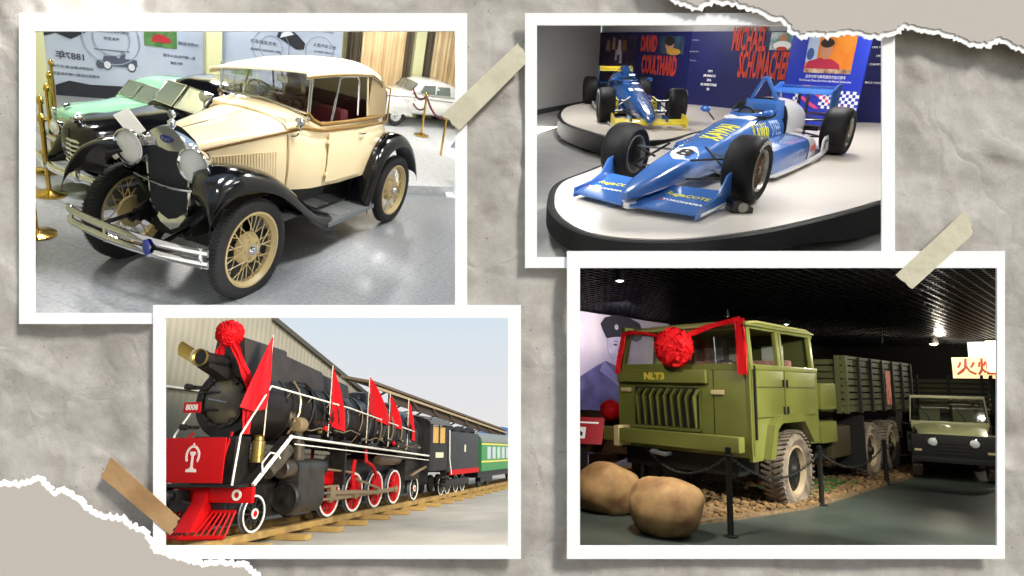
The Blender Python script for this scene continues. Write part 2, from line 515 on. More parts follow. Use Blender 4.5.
CREAM = mat('cream_paint', '#ead7ae', 0.22, coat=0.6)
BLACKP = mat('black_paint', '#05060a', 0.14, coat=0.3, spec=.35)
CHROME = mat('chrome', '#d9dce0', 0.07, metal=1.0)
TYRE = mat('tyre_rubber', '#1c1c1e', 0.7, bump=0.2, bscale=60)
TREAD = mat('tyre_tread', '#3a3b3d', 0.8)
RIMC = mat('cream_rim', '#c2ad7d', 0.35)
GLASS = mat('clear_glass', '#f2f7f8', 0.03, trans=1.0, alpha=0.25)
LENS = mat('lamp_lens', '#e9edf0', 0.12, spec=1.0, bump=0.4, bscale=60, coat=1.0)
BROWN = mat('brown_trim', '#7a5a22', 0.35)
CANVAS = mat('cream_canvas', '#efe9cd', 0.75, bump=0.15, bscale=40)
BURG = mat('burgundy_leather', '#4a1420', 0.4, bump=0.3, bscale=12)
DARK = mat('dark_steel', '#101113', 0.45, metal=0.3)
STEEL = mat('grey_steel', '#8b9096', 0.35, metal=0.8)
INNER = mat('dark_lining', '#2a201c', 0.8)
BLUEB = mat('blue_enamel', '#27348f', 0.2, coat=1.0)


def tyre(mb, R, w, r, n=40):
    h = w / 2
    mb.lathe([(r, -h * .72), (r + (R - r) * .45, -h), (R - h * .45, -h * .93), (R - h * .12, -h * .68), (R, -h * .35), (R, h * .35), (R - h * .12, h * .68),
              (R - h * .45, h * .93), (r + (R - r) * .45, h), (r, h * .72)], n=n, closed=True)
    return mb


def wire_wheel(par, loc, R, side):
    """Model tourer wheel: axis y, outer side +y when side=1"""
    w = joint('wheel', par, loc)
    t = tyre(MB(), R, 0.125, R * .755)
    for k in range(80):
        a = 2 * PI * k / 80
        for s in (-1, 1):
            c = Vector((math.cos(a), 0, math.sin(a))) * (R + .001)
            Rm = Matrix.Rotation(-a, 3, 'Y') @ Matrix.Rotation(0.6 * s, 3, 'X')
            t.mi = 1; t.cbox(c + Vector((0, s * .027, 0)), (.006, .045, .006), Rm); t.mi = 0
    obj('tyre', t, [TYRE, TREAD], w)
    r = R * .76
    obj('rim', MB().lathe([(r, -.045), (r, .05), (r - .018, .052), (r - .03, .03), (r - .045, .012), (r - .045, -.03), (r - .02, -.045)], n=40, closed=True), RIMC, w)
    h = MB().lathe([(.001, .07 * side), (.030, .07 * side), (.036, .055 * side), (.05, .05 * side), (.055, .0), (.001, -.02 * side)], n=20)
    obj('hub_cap', h, CHROME, w)
    h = MB().lathe([(.055, .035 * side), (.12, .03 * side), (.145, .0), (.15, -.03 * side), (.05, -.05 * side)], n=28)
    for k in range(5):
        a = 2 * PI * k / 5
        h.lathe([(.013, .0), (.013, .045 * side), (.001, .048 * side)], o=(.085 * math.cos(a), 0, .085 * math.sin(a)), n=6)
    obj('hub', h, RIMC, w)
    s = MB()
    for k in range(30):
        a = 2 * PI * k / 30; b = a + (0.42 if k % 2 else -0.42)
        y0 = (.035 if k % 3 else -.03) * side
        s.tube([(.115 * math.cos(b), y0, .115 * math.sin(b)), ((r - .04) * math.cos(a), .005, (r - .04) * math.sin(a))], .0048, 5)
    obj('spokes', s, RIMC, w)
    return w


def fender(path, y0, y1, s, crown=.05, t=.012, lip=.05, sweep=0.0):
    """path: list of (x,z,width factor); strip from inner y0 to outer y1 with rolled outer lip"""
    g = []
    for x, z, *o in path:
        row = []; yi = o[0] if o else y0
        for k in range(9):
            u = k / 8; y = yi + (y1 - yi) * min(1, u * 1.12) if u < .9 else y1
            zz = z + crown * (1 - (2 * u - .9) ** 2) - (lip * max(0, u - .72) / .28)
            fr = max(0.0, 1 - len(g) / (len(path) * .38))
            row.append((x - sweep * (1 - u) * fr, y * s, zz + .02 * (1 - u) * fr * (1 if sweep else 0)))
        g.append(row)
    return MB().sheet(g, t, (0, 0, -1))


def smooth_path(p, n=6):
    """Catmull-Rom through points of any dimension"""
    out = []
    for i in range(len(p) - 1):
        a, b, c, d = p[max(i - 1, 0)], p[i], p[i + 1], p[min(i + 2, len(p) - 1)]
        for k in range(n):
            t = k / n
            out.append(tuple(.5 * (2 * b[j] + (c[j] - a[j]) * t + (2 * a[j] - 5 * b[j] + 4 * c[j] - d[j]) * t * t + (3 * b[j] - a[j] - 3 * c[j] + d[j]) * t ** 3) for j in range(len(b))))
    out.append(tuple(p[-1])); return out


def roadster():
    T = thing('vintage_car', 'cream and black open tourer with wire wheels, chrome bumper and raised cream soft top', 'car')
    for s in (1, -1):
        wire_wheel(T, (1.37, .63 * s, .42), .46, s)
        wire_wheel(T, (-1.36, .63 * s, .43), .43, s)
    # body tub: sections along x (half width, belt height)
    secs = []
    for x, wd, zt, zb in ((.60, .455, 1.44, .76), (.42, .49, 1.46, .74), (.28, .52, 1.40, .73), (-.2, .565, 1.37, .72), (-.65, .575, 1.36, .72), (-1.0, .56, 1.36, .74), (-1.22, .52, 1.34, .78), (-1.40, .43, 1.22, .86), (-1.47, .33, 1.05, .95)):
        r = []
        for k in range(13):
            u = k / 12; z = zb + (zt - zb) * u
            bul = math.sin(PI * min(1, u * .9 + .1)) * .03
            r.append((x, wd - .05 + bul + (.03 if u < .8 else 0), z))
        secs.append([(a, b, c) for a, b, c in r] + [(a, -b, c) for a, b, c in reversed(r)])
    b = MB()
    n = len(secs[0])
    # side skins left open on top
    vs = [p for q in secs for p in q]; fs = []
    for i in range(len(secs) - 1):
        for j in range(n):
            if j == 12 and i >= 1 and i < 6: continue     # open cockpit
            fs.append((i * n + j, i * n + (j + 1) % n, (i + 1) * n + (j + 1) % n, (i + 1) * n + j))
    fs.append(tuple(range((len(secs) - 1) * n, len(secs) * n))); fs.append(tuple(reversed(range(n))))
    b.add(vs, fs)
    body = obj('body', b, CREAM, T)
    # cowl top dome
    g = []
    for x, zz, wd in ((.62, 1.40, .43), (.5, 1.42, .46), (.36, 1.45, .50)):
        g.append([(x, wd * math.cos(PI * k / 12), zz - .04 + .10 * math.sin(PI * k / 12)) for k in range(13)])
    obj('cowl', MB().sheet(g, .015, (0, 0, -1)), CREAM, T)
    # brown belt moulding and cockpit edge
    for s in (1, -1):
        m = MB().tube([(1.5, .23 * s, 1.205), (1.1, .325 * s, 1.265), (.62, .44 * s, 1.33), (.45, .505 * s, 1.36), (.33, .54 * s, 1.345), (.2, .56 * s, 1.325), (-.4, .60 * s, 1.315), (-.9, .595 * s, 1.31), (-1.2, .55 * s, 1.29)], .011, 6, flat=(1.5, .7))
        obj('belt_moulding', m, BROWN, T)
        m = MB().tube([(.40, .50 * s, 1.50), (.33, .52 * s, 1.43), (.22, .54 * s, 1.385), (-.3, .57 * s, 1.38), (-.9, .56 * s, 1.375), (-1.18, .5 * s, 1.36)] + [(-1.26, .3 * s, 1.37), (-1.28, 0, 1.375)], .022, 8)
        obj('cockpit_rail', m, BROWN, T)
    # hood
    g = []
    for x, wd, zs, zt, zb in ((1.49, .215, 1.19, 1.325, .74), (1.2, .285, 1.225, 1.355, .74), (.9, .355, 1.265, 1.39, .74), (.61, .42, 1.30, 1.425, .74)):
        r = [(x, wd, zb), (x, wd + .012, (zb + zs) / 2), (x, wd, zs)]
        r += [(x, wd * math.cos(PI * k / 14) ** .7 if k < 7 else 0, zs + (zt - zs) * math.sin(PI * k / 14) ** .85) for k in range(1, 8)]
        full = r + [(p[0], -p[1], p[2]) for p in reversed(r[:-1])]
        g.append(full)
    hood = obj('hood', MB().sheet(g, .012), CREAM, T, angle=40)
    for s in (1, -1):
        lv = MB()
        for k in range(22):
            x = .74 + k * .030; wd = .42 + (.215 - .42) * (x - .61) / .88 + .018
            lv.cbox((x, wd * s, 1.0), (.012, .022, .30), Matrix.Rotation(.5 * s, 3, 'Z'))
        obj('louvres', lv, CREAM, hood)
    hg = MB().tube([(1.5, 0, 1.33), (1.0, 0, 1.385), (.6, 0, 1.432)], .008, 6)
    obj('hood_hinge', hg, CHROME, hood)
    # radiator
    shell = []
    for x, e in ((1.49, 0), (1.56, 0), (1.585, -.012)):
        pts = [(.20, .66), (.225, .95), (.232, 1.18)] + [(.232 * math.cos(a), 1.20 + .14 * math.sin(a) + .03 * math.sin(a) ** 6) for a in [PI * k / 16 for k in range(1, 16)]] + [(-.232, 1.18), (-.225, .95), (-.20, .66), (-.10, .52), (0, .475), (.10, .52)]
        shell.append([(x, (p + (e if p > 0 else -e)), q) for p, q in pts])
    rad = obj('radiator_shell', MB().loft(shell), CHROME, T, angle=50)
    core = [(.175, .68), (.20, 1.16), (.12, 1.185), (0, 1.165), (-.12, 1.185), (-.20, 1.16), (-.175, .68), (-.08, .60), (0, .57), (.08, .60)]
    obj('radiator_core', MB().prism(core, 'yz', 1.58, 1.592), mat('radiator_core', '#2c3138', 0.6, bump=1.0, bscale=160), rad, smooth=False)
    bd = MB(); bd.lathe([(.045, 0), (.045, .008), (.001, .01)], o=(1.586, 0, 1.265), axis='x', n=24); bd.v = [(x, y * 1.35, 1.265 + (z - 1.265) * .72) for x, y, z in bd.v]
    bdg = obj('badge', bd, BLUEB, rad)
    tx = place(text_mb('Ford', .045, .001), frame_M((1.5975, 0, 1.265), (0, 1, 0), (0, 0, 1)))
    obj('badge_lettering', tx, CHROME, rad, smooth=False)
    cp = MB().lathe([(.03, 1.33), (.034, 1.40), (.02, 1.41), (.012, 1.43), (.001, 1.432)], o=(1.53, 0, 0), axis='z', n=16)
    cp.lathe([(.033, -.01), (.036, 0), (.033, .01), (.001, .011)], o=(1.53, 0, 1.46), axis='x', n=18); cp.lathe([(.001, -.011), (.033, -.01)], o=(1.53, 0, 1.46), axis='x', n=18)
    obj('radiator_cap', cp, CHROME, rad)
    # headlights on a curved bar
    for s in (1, -1):
        l = obj('headlight', MB().lathe([(.001, -.15), (.05, -.14), (.10, -.09), (.128, -.02), (.142, .02), (.147, .03), (.147, .045), (.136, .05), (.126, .035), (.001, .034)], o=(1.62, .315 * s, 1.13), axis='x', n=32), CHROME, T)
        obj('lens', MB().lathe([(.126, .036), (.09, .056), (.045, .068), (.001, .071)], o=(1.62, .315 * s, 1.13), axis='x', n=28), LENS, l)
        obj('headlight_post', MB().tube([(1.60, .315 * s, 1.02), (1.60, .36 * s, .93), (1.5, .42 * s, .86)], .018, 8), BLACKP, T)
        c = obj('cowl_lamp', MB().lathe([(.001, -.05), (.03, -.045), (.045, 0), (.05, .02), (.045, .03), (.001, .04)], o=(.56, .53 * s, 1.43), axis='x', n=20), CHROME, T)
        obj('lamp_arm', MB().tube([(.56, .53 * s, 1.39), (.56, .54 * s, 1.34), (.56, .50 * s, 1.30), (.58, .46 * s, 1.29)], .009, 6), CHROME, c)
    obj('headlight_bar', MB().tube([(1.62, y / 10 * .42, .93 - .06 * math.cos(y / 10 * PI / 2) * 1.0 + .0) for y in range(-10, 11, 2)], .013, 8), CHROME, T)
    # bumper: two chrome blades, clamps, blue badge
    bm = MB()
    for z0 in (.46, .56):
        bm.loft([[(2.02 - .10 * (y / .72) ** 2 + dx, y * .96, z + z0 - .5 + .02) for dx, z in ((0, .445), (.012, .447), (.02, .48), (.012, .513), (0, .515))] for y in [k * .072 - .72 for k in range(21)]])
    bump = obj('bumper', bm, CHROME, T)
    for y in (-.66, -.22, .22, .66):
        obj('bumper_clamp', MB().cbox((2.025 - .1 * (y / .72) ** 2, y * .96, .51), (.02, .03, .18)), CHROME, bump, bevel=.004)
    bb = MB().lathe([(.045, .0), (.045, .012), (.001, .014)], o=(2.04, .22, .51), axis='x', n=20); bb.v = [(x, .22 + (y - .22) * .75, .51 + (z - .51) * 1.5) for x, y, z in bb.v]
    obj('bumper_badge', bb, BLUEB, bump)
    for s in (1, -1):
        obj('bumper_arm', MB().tube([(2.0, .3 * s, .54), (1.8, .27 * s, .56), (1.5, .26 * s, .6)], .02, 6), BLACKP, bump)
    # fenders
    ff = smooth_path([(1.97, .84, .46), (1.93, .95, .42), (1.82, 1.05, .38), (1.60, 1.11, .28), (1.37, 1.09, .30), (1.10, 1.00, .34), (.85, .84, .38), (.62, .66, .42), (.38, .50, .44), (.12, .40, .45)], 4)
    rf = smooth_path([(-.55, .40, .44), (-.66, .62, .46), (-.75, .82, .48), (-.88, .99, .48), (-1.1, 1.10, .46), (-1.36, 1.11, .45), (-1.58, 1.02, .44), (-1.75, .85, .44), (-1.86, .66, .45), (-1.90, .56, .46)], 4)
    for s in (1, -1):
        obj('front_fender', fender(ff, .38, .73 if s > 0 else .68, s, crown=.055, lip=.10, sweep=.20), BLACKP, T, angle=60)
        obj('rear_fender', fender(rf, .45, .74, s, crown=.045, lip=.08), BLACKP, T, angle=60)
        rb = obj('running_board', MB().box(-.72, .26, .40 * s, .73 * s, .36, .40), mat('ribbed_rubber', '#4b4f50', 0.5, bump=.4, bscale=40), T, bevel=.008)
        obj('board_trim', MB().box(-.72, .26, .725 * s, .74 * s, .355, .402), STEEL, rb, bevel=.003)
        obj('step_plate', MB().box(-.28, -.02, .46 * s, .68 * s, .40, .412), mat('brushed_alloy', '#d9d9d9', .3, metal=.9), rb, bevel=.004)
        obj('splash_apron', MB().box(-1.1, 1.45, .30 * s, .44 * s, .42, .76), BLACKP, T, bevel=.02)
    # chassis, axles, steering links
    ch = MB()
    for s in (1, -1): ch.box(-1.7, 1.65, .24 * s, .30 * s, .50, .60)
    ch.box(1.30, 1.44, -.3, .3, .35, .56); ch.box(-1.45, -1.25, -.55, .55, .40, .50); ch.ball((-1.36, 0, .43), .14)
    ch.box(.0, 1.2, -.25, .25, .38, .7)
    ch.tube([(1.37, -.6, .44), (1.37, -.35, .38), (1.37, 0, .34), (1.37, .35, .38), (1.37, .6, .44)], .032, 8)
    ch.tube([(1.25, -.55, .42), (1.25, .55, .42)], .014, 6)
    for s in (1, -1): ch.tube([(1.72, .27 * s, .52), (1.55, .27 * s, .62), (1.3, .28 * s, .66)], .03, 8); ch.tube([(1.5, .30 * s, .72), (1.55, .36 * s, .86), (1.5, .42 * s, .93)], .022, 6)
    obj('chassis', ch, DARK, T)
    fl = MB().box(-1.3, 1.48, -.44, .44, .58, .74); obj('underbody', fl, DARK, T)
    # door with seams and handle
    for s in (1, -1):
        g = [[(x, (w + bz) * s, z) for z, bz in ((.77, 0), (.95, .014), (1.15, .018), (1.29, .008))] for x, w in ((.09, .545), (-.12, .565), (-.36, .575), (-.58, .58))]
        dr = obj('door', MB().sheet(g, .008 * s), CREAM, T)
        obj('door_handle', MB().tube([(-.44, .605 * s, 1.245), (-.44, .63 * s, 1.245), (-.49, .635 * s, 1.24), (-.54, .63 * s, 1.24)], .010, 6), CHROME, dr)
        for z in (.86, 1.2):
            obj('door_hinge', MB().cbox((.10, .565 * s, z), (.04, .025, .035)), CREAM, dr, bevel=.006)
    # windscreen
    wf = MB()
    L = (.385, .50); top = 1.90
    def wz(y): return 1.50 + .04 * (1 - abs(y) / .5)
    wf.tube([(.385, -.5, 1.44), (.36, -.5, 1.76)], .014, 8); wf.tube([(.385, .5, 1.44), (.36, .5, top)], .018, 8)
    wf.tube([(.36, -.5, 1.74), (.36, .5, top - .01)], .011, 6); wf.tube([(.385, y / 10, wz(y / 10) - .01) for y in range(-5, 6)], .012, 6)
    wsf = obj('windscreen_frame', wf, CHROME, T)
    obj('windscreen_glass', MB().add([(.385, -.49, 1.5), (.385, .49, 1.5), (.36, .49, top - .02), (.36, -.49, 1.73), (.38, -.49, 1.5), (.38, .49, 1.5), (.355, .49, top - .02), (.355, -.49, 1.73)],
        [(0, 1, 2, 3), (7, 6, 5, 4), (0, 4, 5, 1), (1, 5, 6, 2), (2, 6, 7, 3), (3, 7, 4, 0)]), GLASS, wsf, smooth=False)
    obj('rear_view_mirror', MB().cbox((.31, .14, 1.74), (.02, .12, .06)), CHROME, wsf, bevel=.01)
    # soft top with drooping rear quarter
    g = []
    for x, w, zc, zs, in ((.50, .53, 1.80, 1.755), (.36, .54, 1.865, 1.765), (.05, .55, 1.905, 1.775), (-.35, .56, 1.915, 1.775), (-.7, .56, 1.90, 1.76), (-.90, .55, 1.86, 1.69), (-1.0, .53, 1.77, 1.62), (-1.04, .5, 1.66, 1.55), (-1.08, .46, 1.53, 1.46), (-1.12, .43, 1.37, 1.36)):
        r = []
        for k in range(13):
            u = -1 + k / 6; y = -w * u
            z = zs + .045 + (zc - zs - .03) * (1 - abs(u) ** 2.6) + .085 * y / .5
            r.append((x, y, z))
        r = [(x, w + .004, zs + .045 + .085 - .045)] + r + [(x, -w - .004, zs + .045 - .085 - .045)]
        g.append(r)
    rf_ = obj('soft_top', MB().sheet(g, .018, (0, 0, -1)), CANVAS, T, angle=60)
    obj('roof_edge_binding', MB().tube([(p[0], p[1] + .004, p[2]) for p in [r[0] for r in g[:7]]], .01, 6), BROWN, rf_)
    # rear quarter panels of the top, with side-curtain frame
    for s in (1, -1):
        dz = .10 if s > 0 else -.03
        obj('quarter_curtain', MB().prism([(-.95, 1.72 + dz), (-.74, 1.74 + dz), (-.70, 1.40), (-1.14, 1.38), (-1.10, 1.56 + dz)], 'xz', .53 * s, .542 * s), mat('tan_lining', '#a08d6c', .8), T, smooth=False)
        obj('top_bow', MB().tube([(-.70, .54 * s, 1.40), (-.62, .54 * s, 1.74 + dz)], .012, 6), mat('pale_bow', '#d8cfa8', .5), T)
        fr = obj('curtain_frame', MB().tube([(.02, .53 * s, 1.40), (-.02, .53 * s, 1.55), (-.08, .53 * s, 1.72 + dz), (-.15, .53 * s, 1.735 + dz), (-.42, .53 * s, 1.73 + dz), (-.47, .53 * s, 1.68 + dz), (-.50, .53 * s, 1.42)], .011, 6), CHROME, T)
    obj('rear_window', MB().box(-1.115, -1.10, -.2, .2, 1.50, 1.68), mat('pale_window', '#e8ecee', .2), T, bevel=.02)
    # seats
    for x, w in ((-.30, .46), (-1.0, .46)):
        st = obj('seat', MB().box(x - .02, x + .42, -w, w, .95, 1.12), BURG, T, bevel=.04)
        obj('seat_back', MB().box(x - .14, x + .02, -w, w, 1.0, 1.47 if x > -.5 else 1.50), BURG, st, bevel=.05)
    obj('cockpit_floor', MB().box(-1.2, .4, -.45, .45, .80, .84), INNER, T)
    sw = MB().tube([Vector((.10, -.22, 1.5)) + Matrix.Rotation(-1.0, 3, 'Y') @ Vector((.17 * math.cos(a), .17 * math.sin(a), 0)) for a in [2 * PI * k / 24 for k in range(24)]], .012, 6, closed=True)
    sw.tube([(.10, -.22, 1.5), (.35, -.22, 1.35)], .015, 6)
    for k in range(4):
        a = PI / 2 * k; sw.tube([(.10, -.22, 1.5), Vector((.10, -.22, 1.5)) + Matrix.Rotation(-1.0, 3, 'Y') @ Vector((.17 * math.cos(a), .17 * math.sin(a), 0))], .008, 5)
    obj('steering_wheel', sw, BLACKP, T)
    # upright burgundy rear seat squab standing proud behind the top
    sq = obj('rear_squab', MB().box(-1.40, -1.34, .10, .42, 1.25, 1.62), BURG, T, bevel=.03)
    obj('squab_frame', MB().tube([(-1.41, .44, 1.25), (-1.41, .44, 1.65), (-1.41, .08, 1.65), (-1.41, .08, 1.25)], .012, 6), mat('brass', '#b8954d', .3, metal=.9), sq)
    return T


roadster()
def superell(x, w, z0, z1, p=2.6, n=20, yo=0):
    zc = (z0 + z1) / 2; h = (z1 - z0) / 2; out = []
    for k in range(n):
        a = 2 * PI * k / n; c, s = math.cos(a), math.sin(a)
        out.append((x, yo + w * abs(c) ** (2 / p) * (1 if c >= 0 else -1), zc + h * abs(s) ** (2 / p) * (1 if s >= 0 else -1)))
    return out


def old_sedan(name, label, paint, loc, rz, sc, grille=True, era=40, group=None):
    """rounded post-war saloon, nose towards +x, origin on the floor under its middle"""
    T = thing(name, label, 'car', loc, rz, group, sc)
    hw = .80 if era == 40 else .88
    hood_w = .42 if era == 40 else .66
    b = MB()
    S = [(2.25, hood_w * .55, .55, .95), (2.15, hood_w * .85, .45, 1.03), (1.9, hood_w, .40, 1.08), (1.2, hood_w + .10, .38, 1.14), (.75, hw * .84, .36, 1.18), (.5, hw * .92, .35, 1.16), (-.9, hw * .95, .35, 1.14), (-1.5, hw * .86, .36, 1.10), (-2.0, hw * .72, .42, .98), (-2.3, hw * .5, .5, .8)]
    b.loft([superell(*q, p=3.2) for q in smooth_path(S, 3)])
    obj('body', b, paint, T, angle=60)
    c = MB()
    R = [(.78, hw * .70, 1.05, 1.16), (.62, hw * .72, 1.05, 1.30), (.42, hw * .74, 1.05, 1.47), (.2, hw * .76, 1.05, 1.58), (-.3, hw * .78, 1.05, 1.63), (-.9, hw * .76, 1.05, 1.58), (-1.3, hw * .68, 1.03, 1.42), (-1.65, hw * .55, 1.0, 1.16)]
    c.loft([superell(*q, p=3.6) for q in smooth_path(R, 3)])
    cab = obj('cabin', c, paint, T, angle=60)
    GL = mat('saloon_glass', '#5d6b66', .05, spec=1, coat=1)
    # screen, chrome surround, side glass
    ws = [(.74, 1.17), (.40, 1.50)]
    for s in (1, -1):
        q = [(.765, .03 * s, 1.18), (.72, hw * .62 * s, 1.18), (.47, hw * .60 * s, 1.46), (.50, .03 * s, 1.48)]
        q = [(x + .03, y, z + .02) for x, y, z in q]
        obj('windscreen', MB().add(q + [(x - .02, y, z - .02) for x, y, z in q], [(0, 1, 2, 3), (7, 6, 5, 4), (0, 4, 5, 1), (1, 5, 6, 2), (2, 6, 7, 3), (3, 7, 4, 0)]), GL, cab, smooth=False)
        obj('screen_trim', MB().tube(q, .014, 6, closed=True), CHROME, cab)
        for x0, x1, x2, x3 in ((.42, -.18, -.18, .30), (-.26, -.86, -.80, -.26)):
            w = hw * .79
            p = [(x0, w, 1.17), (x1, w + .01, 1.17), (x2, w - .01, 1.46), (x3, w - .02, 1.44)]
            p = [(x, y * s, z) for x, y, z in p]
            g = obj('side_window', MB().add(p + [(x, y - .01 * s, z) for x, y, z in p], [(0, 1, 2, 3), (7, 6, 5, 4), (0, 4, 5, 1), (1, 5, 6, 2), (2, 6, 7, 3), (3, 7, 4, 0)]), GL, cab, smooth=False)
            obj('window_trim', MB().tube(p, .012, 6, closed=True), CHROME, g)
        # bulbous wings
        for x, L, top in ((1.45, .78, .98), (-1.45, .72, .90)):
            f = MB()
            f.loft([superell(x + L * t, max(.02, .24 * (1 - abs(t) ** 2.5)), .34, .34 + (top - .34) * max(.06, (1 - abs(t) ** 2.4)), p=2.5, yo=s * (hw - .16)) for t in [k / 8 - 1 for k in range(17)]])
            obj('wing', f, paint, T, angle=60)
        for x in (1.42, -1.42):
            w = joint('wheel', T, (x, (hw - .06) * s, .36))
            obj('tyre', tyre(MB(), .36, .16, .22, 28), TYRE, w)
            obj('hub_cap', MB().lathe([(.22, .05 * s), (.2, .07 * s), (.12, .06 * s), (.1, .085 * s), (.001, .095 * s)], n=24), CHROME, w)
        h = obj('headlight', MB().lathe([(.06, -.1), (.10, .0), (.105, .03), (.09, .04)], o=(2.08, (hw - .2) * s, .82), axis='x', n=20), CHROME, T)
        obj('lens', MB().lathe([(.09, .035), (.05, .06), (.001, .065)], o=(2.08, (hw - .2) * s, .82), axis='x', n=20), LENS, h)
        obj('side_strip', MB().tube([(2.0, (hood_w + .012) * s, .97), (1.2, (hood_w + .105) * s, 1.0), (.7, hw * .87 * s, 1.02)] + [(-.9, hw * .96 * s, .98)], .018, 6), CHROME, T)
    gr = MB()
    for k in range(6):
        z = .50 + k * .062; w = .36 - .02 * abs(k - 2)
        gr.tube([(2.12, -w, z), (2.22, -w * .6, z), (2.27, 0, z), (2.22, w * .6, z), (2.12, w, z)], .020, 6)
    obj('grille', gr, CHROME, T)
    bp = MB()
    bp.loft([[(2.42 - .16 * (y / .8) ** 2 + dx, y, .42 + dz) for dx, dz in ((0, -.06), (.03, -.05), (.045, 0), (.03, .05), (0, .06))] for y in [k * .1 - .8 for k in range(17)]])
    bump = obj('bumper', bp, CHROME, T)
    for s in (1, -1): obj('overrider', MB().cbox((2.43, .33 * s, .46), (.06, .05, .2)), CHROME, bump, bevel=.015)
    obj('hood_ornament', MB().ball((2.16, 0, 1.08), .05, 12, (1.6, .5, 1.2)), CHROME, T)
    return T


MINT = mat('mint_paint', '#8fc4a8', .2, coat=.7)
WHITEP = mat('white_paint', '#e9e9e4', .2, coat=.7)
old_sedan('vintage_sedan', 'black rounded saloon with chrome grille parked behind the cream tourer', BLACKP, (-1.05, -1.74, 0), math.radians(-9), .80)
old_sedan('vintage_sedan', 'mint green saloon between the black saloon and the mural', MINT, (-1.55, -3.02, 0), math.radians(-8), .62)
old_sedan('vintage_sedan', 'white saloon behind the rope barrier in front of the curtains', WHITEP, (-7.7, -1.9, .13), math.radians(-34), .62, era=50)

# card notice on the black saloon's wing
card = obj('notice_card', MB().box(-.006, .006, -.08, .08, 0, .26), mat('card', '#e6e6e6', .7), smooth=False)
card.matrix_world = POSE @ Matrix.Translation((.55, -1.35, .86)) @ Matrix.Rotation(math.radians(40), 4, 'Z') @ Matrix.Rotation(math.radians(35), 4, 'X')
tag(card, 'white notice card propped between the two headlights', 'card')

# ---- room
granite = mat('polished_granite', '#a2a5a8', .28, col2='#868a90', nscale=26, detail=8, mix=(.3, .7))
n_ = granite.node_tree; b_ = n_.nodes['Principled BSDF']
tc_ = [x for x in n_.nodes if x.type == 'TEX_COORD'][0]
br = n_.nodes.new('ShaderNodeTexBrick'); br.offset = 0; br.inputs['Scale'].default_value = 1.0; br.inputs['Mortar Size'].default_value = .004
br.inputs['Brick Width'].default_value = .8; br.inputs['Row Height'].default_value = .8; br.inputs['Color1'].default_value = (1, 1, 1, 1); br.inputs['Color2'].default_value = (.93, .93, .95, 1); br.inputs['Mortar'].default_value = (.66, .66, .66, 1)
mm = n_.nodes.new('ShaderNodeMixRGB'); mm.blend_type = 'MULTIPLY'; mm.inputs[0].default_value = 1
src = [l for l in n_.links if l.to_socket == b_.inputs['Base Color']][0].from_socket
sp = n_.nodes.new('ShaderNodeTexNoise'); sp.inputs['Scale'].default_value = 160; sp.inputs['Detail'].default_value = 3
sr = n_.nodes.new('ShaderNodeValToRGB'); sr.color_ramp.elements[0].position = .38; sr.color_ramp.elements[0].color = (.55, .56, .58, 1); sr.color_ramp.elements[1].position = .55
m2 = n_.nodes.new('ShaderNodeMixRGB'); m2.blend_type = 'MULTIPLY'; m2.inputs[0].default_value = .8
n_.links.new(tc_.outputs['Object'], br.inputs['Vector']); n_.links.new(tc_.outputs['Object'], sp.inputs['Vector']); n_.links.new(sp.outputs['Fac'], sr.inputs['Fac'])
n_.links.new(src, mm.inputs[1]); n_.links.new(br.outputs['Color'], mm.inputs[2]); n_.links.new(mm.outputs[0], m2.inputs[1]); n_.links.new(sr.outputs['Color'], m2.inputs[2])
n_.links.new(m2.outputs[0], b_.inputs['Base Color'])
def quad_slab(mb, P, t):
    """slab on a quadrilateral, t thick away from the normal"""
    P = [Vector(p) for p in P]; n = (P[1] - P[0]).cross(P[-1] - P[0]).normalized() * t
    k = len(P); mb.add(P + [p - n for p in P], [tuple(range(k)), tuple(range(2 * k - 1, k - 1, -1))] + [(i, i + k, (i + 1) % k + k, (i + 1) % k) for i in range(k)])
    return mb


A0 = Vector((-2.3, -6.5, 0)); U0 = Vector((-.8244, .5660, 0)); N0 = Vector((.566, .8244, 0))
def mw(u, z, off=0.0): return A0 + U0 * u + N0 * off + Vector((0, 0, z))
fl_near_l, fl_near_r = (2.71, -.31, 0), (.50, 2.47, 0)
far_l, far_r = mw(-.9, 0), mw(10.5, 0)
struct('floor', quad_slab(MB(), [fl_near_l, fl_near_r, far_r, far_l], .008), granite, smooth=False)
plaster = mat('cream_plaster', '#d9d6a9', .85)
white_pl = mat('white_plaster', '#dcdcd6', .9)
HT = 3.5
struct('wall_back', quad_slab(MB(), [mw(-.9, 0), mw(10.5, 0), mw(10.5, HT), mw(-.9, HT)], -.05), plaster, smooth=False)
struct('wall_left', quad_slab(MB(), [(2.95, -.45, 0), far_l, mw(-.9, HT), (1.0, -1.9, HT)], .04), plaster, smooth=False)
struct('wall_right', quad_slab(MB(), [(.50, 2.52, 0), far_r, mw(10.5, HT), (-.9, 1.6, HT)], -.04), white_pl, smooth=False)
struct('ceiling', quad_slab(MB(), [(1.0, -1.9, HT), (-.9, 1.6, HT), mw(10.5, HT), mw(-.9, HT)], -.04), mat('dark_ceiling', '#18191a', .9), smooth=False)

# mural panels between cream pilasters
MUR = mat('mural_print', '#b9c3d4', .6, col2='#a3afc6', nscale=.8)
INK = mat('mural_ink', '#4a5063', .7); INK2 = mat('mural_ghost_ink', '#93a0b6', .7)
def mural(u0, u1, z0, z1, label):
    o = obj('mural_panel', quad_slab(MB(), [mw(u0, z0, .05), mw(u1, z0, .05), mw(u1, z1, .05), mw(u0, z1, .05)], -.03), MUR, smooth=False)
    return tag(o, label, 'mural', 'printed history panels on the back wall')


def on_wall(u, z, off=.085): return frame_M(mw(u, z, off), U0, (0, 0, 1))


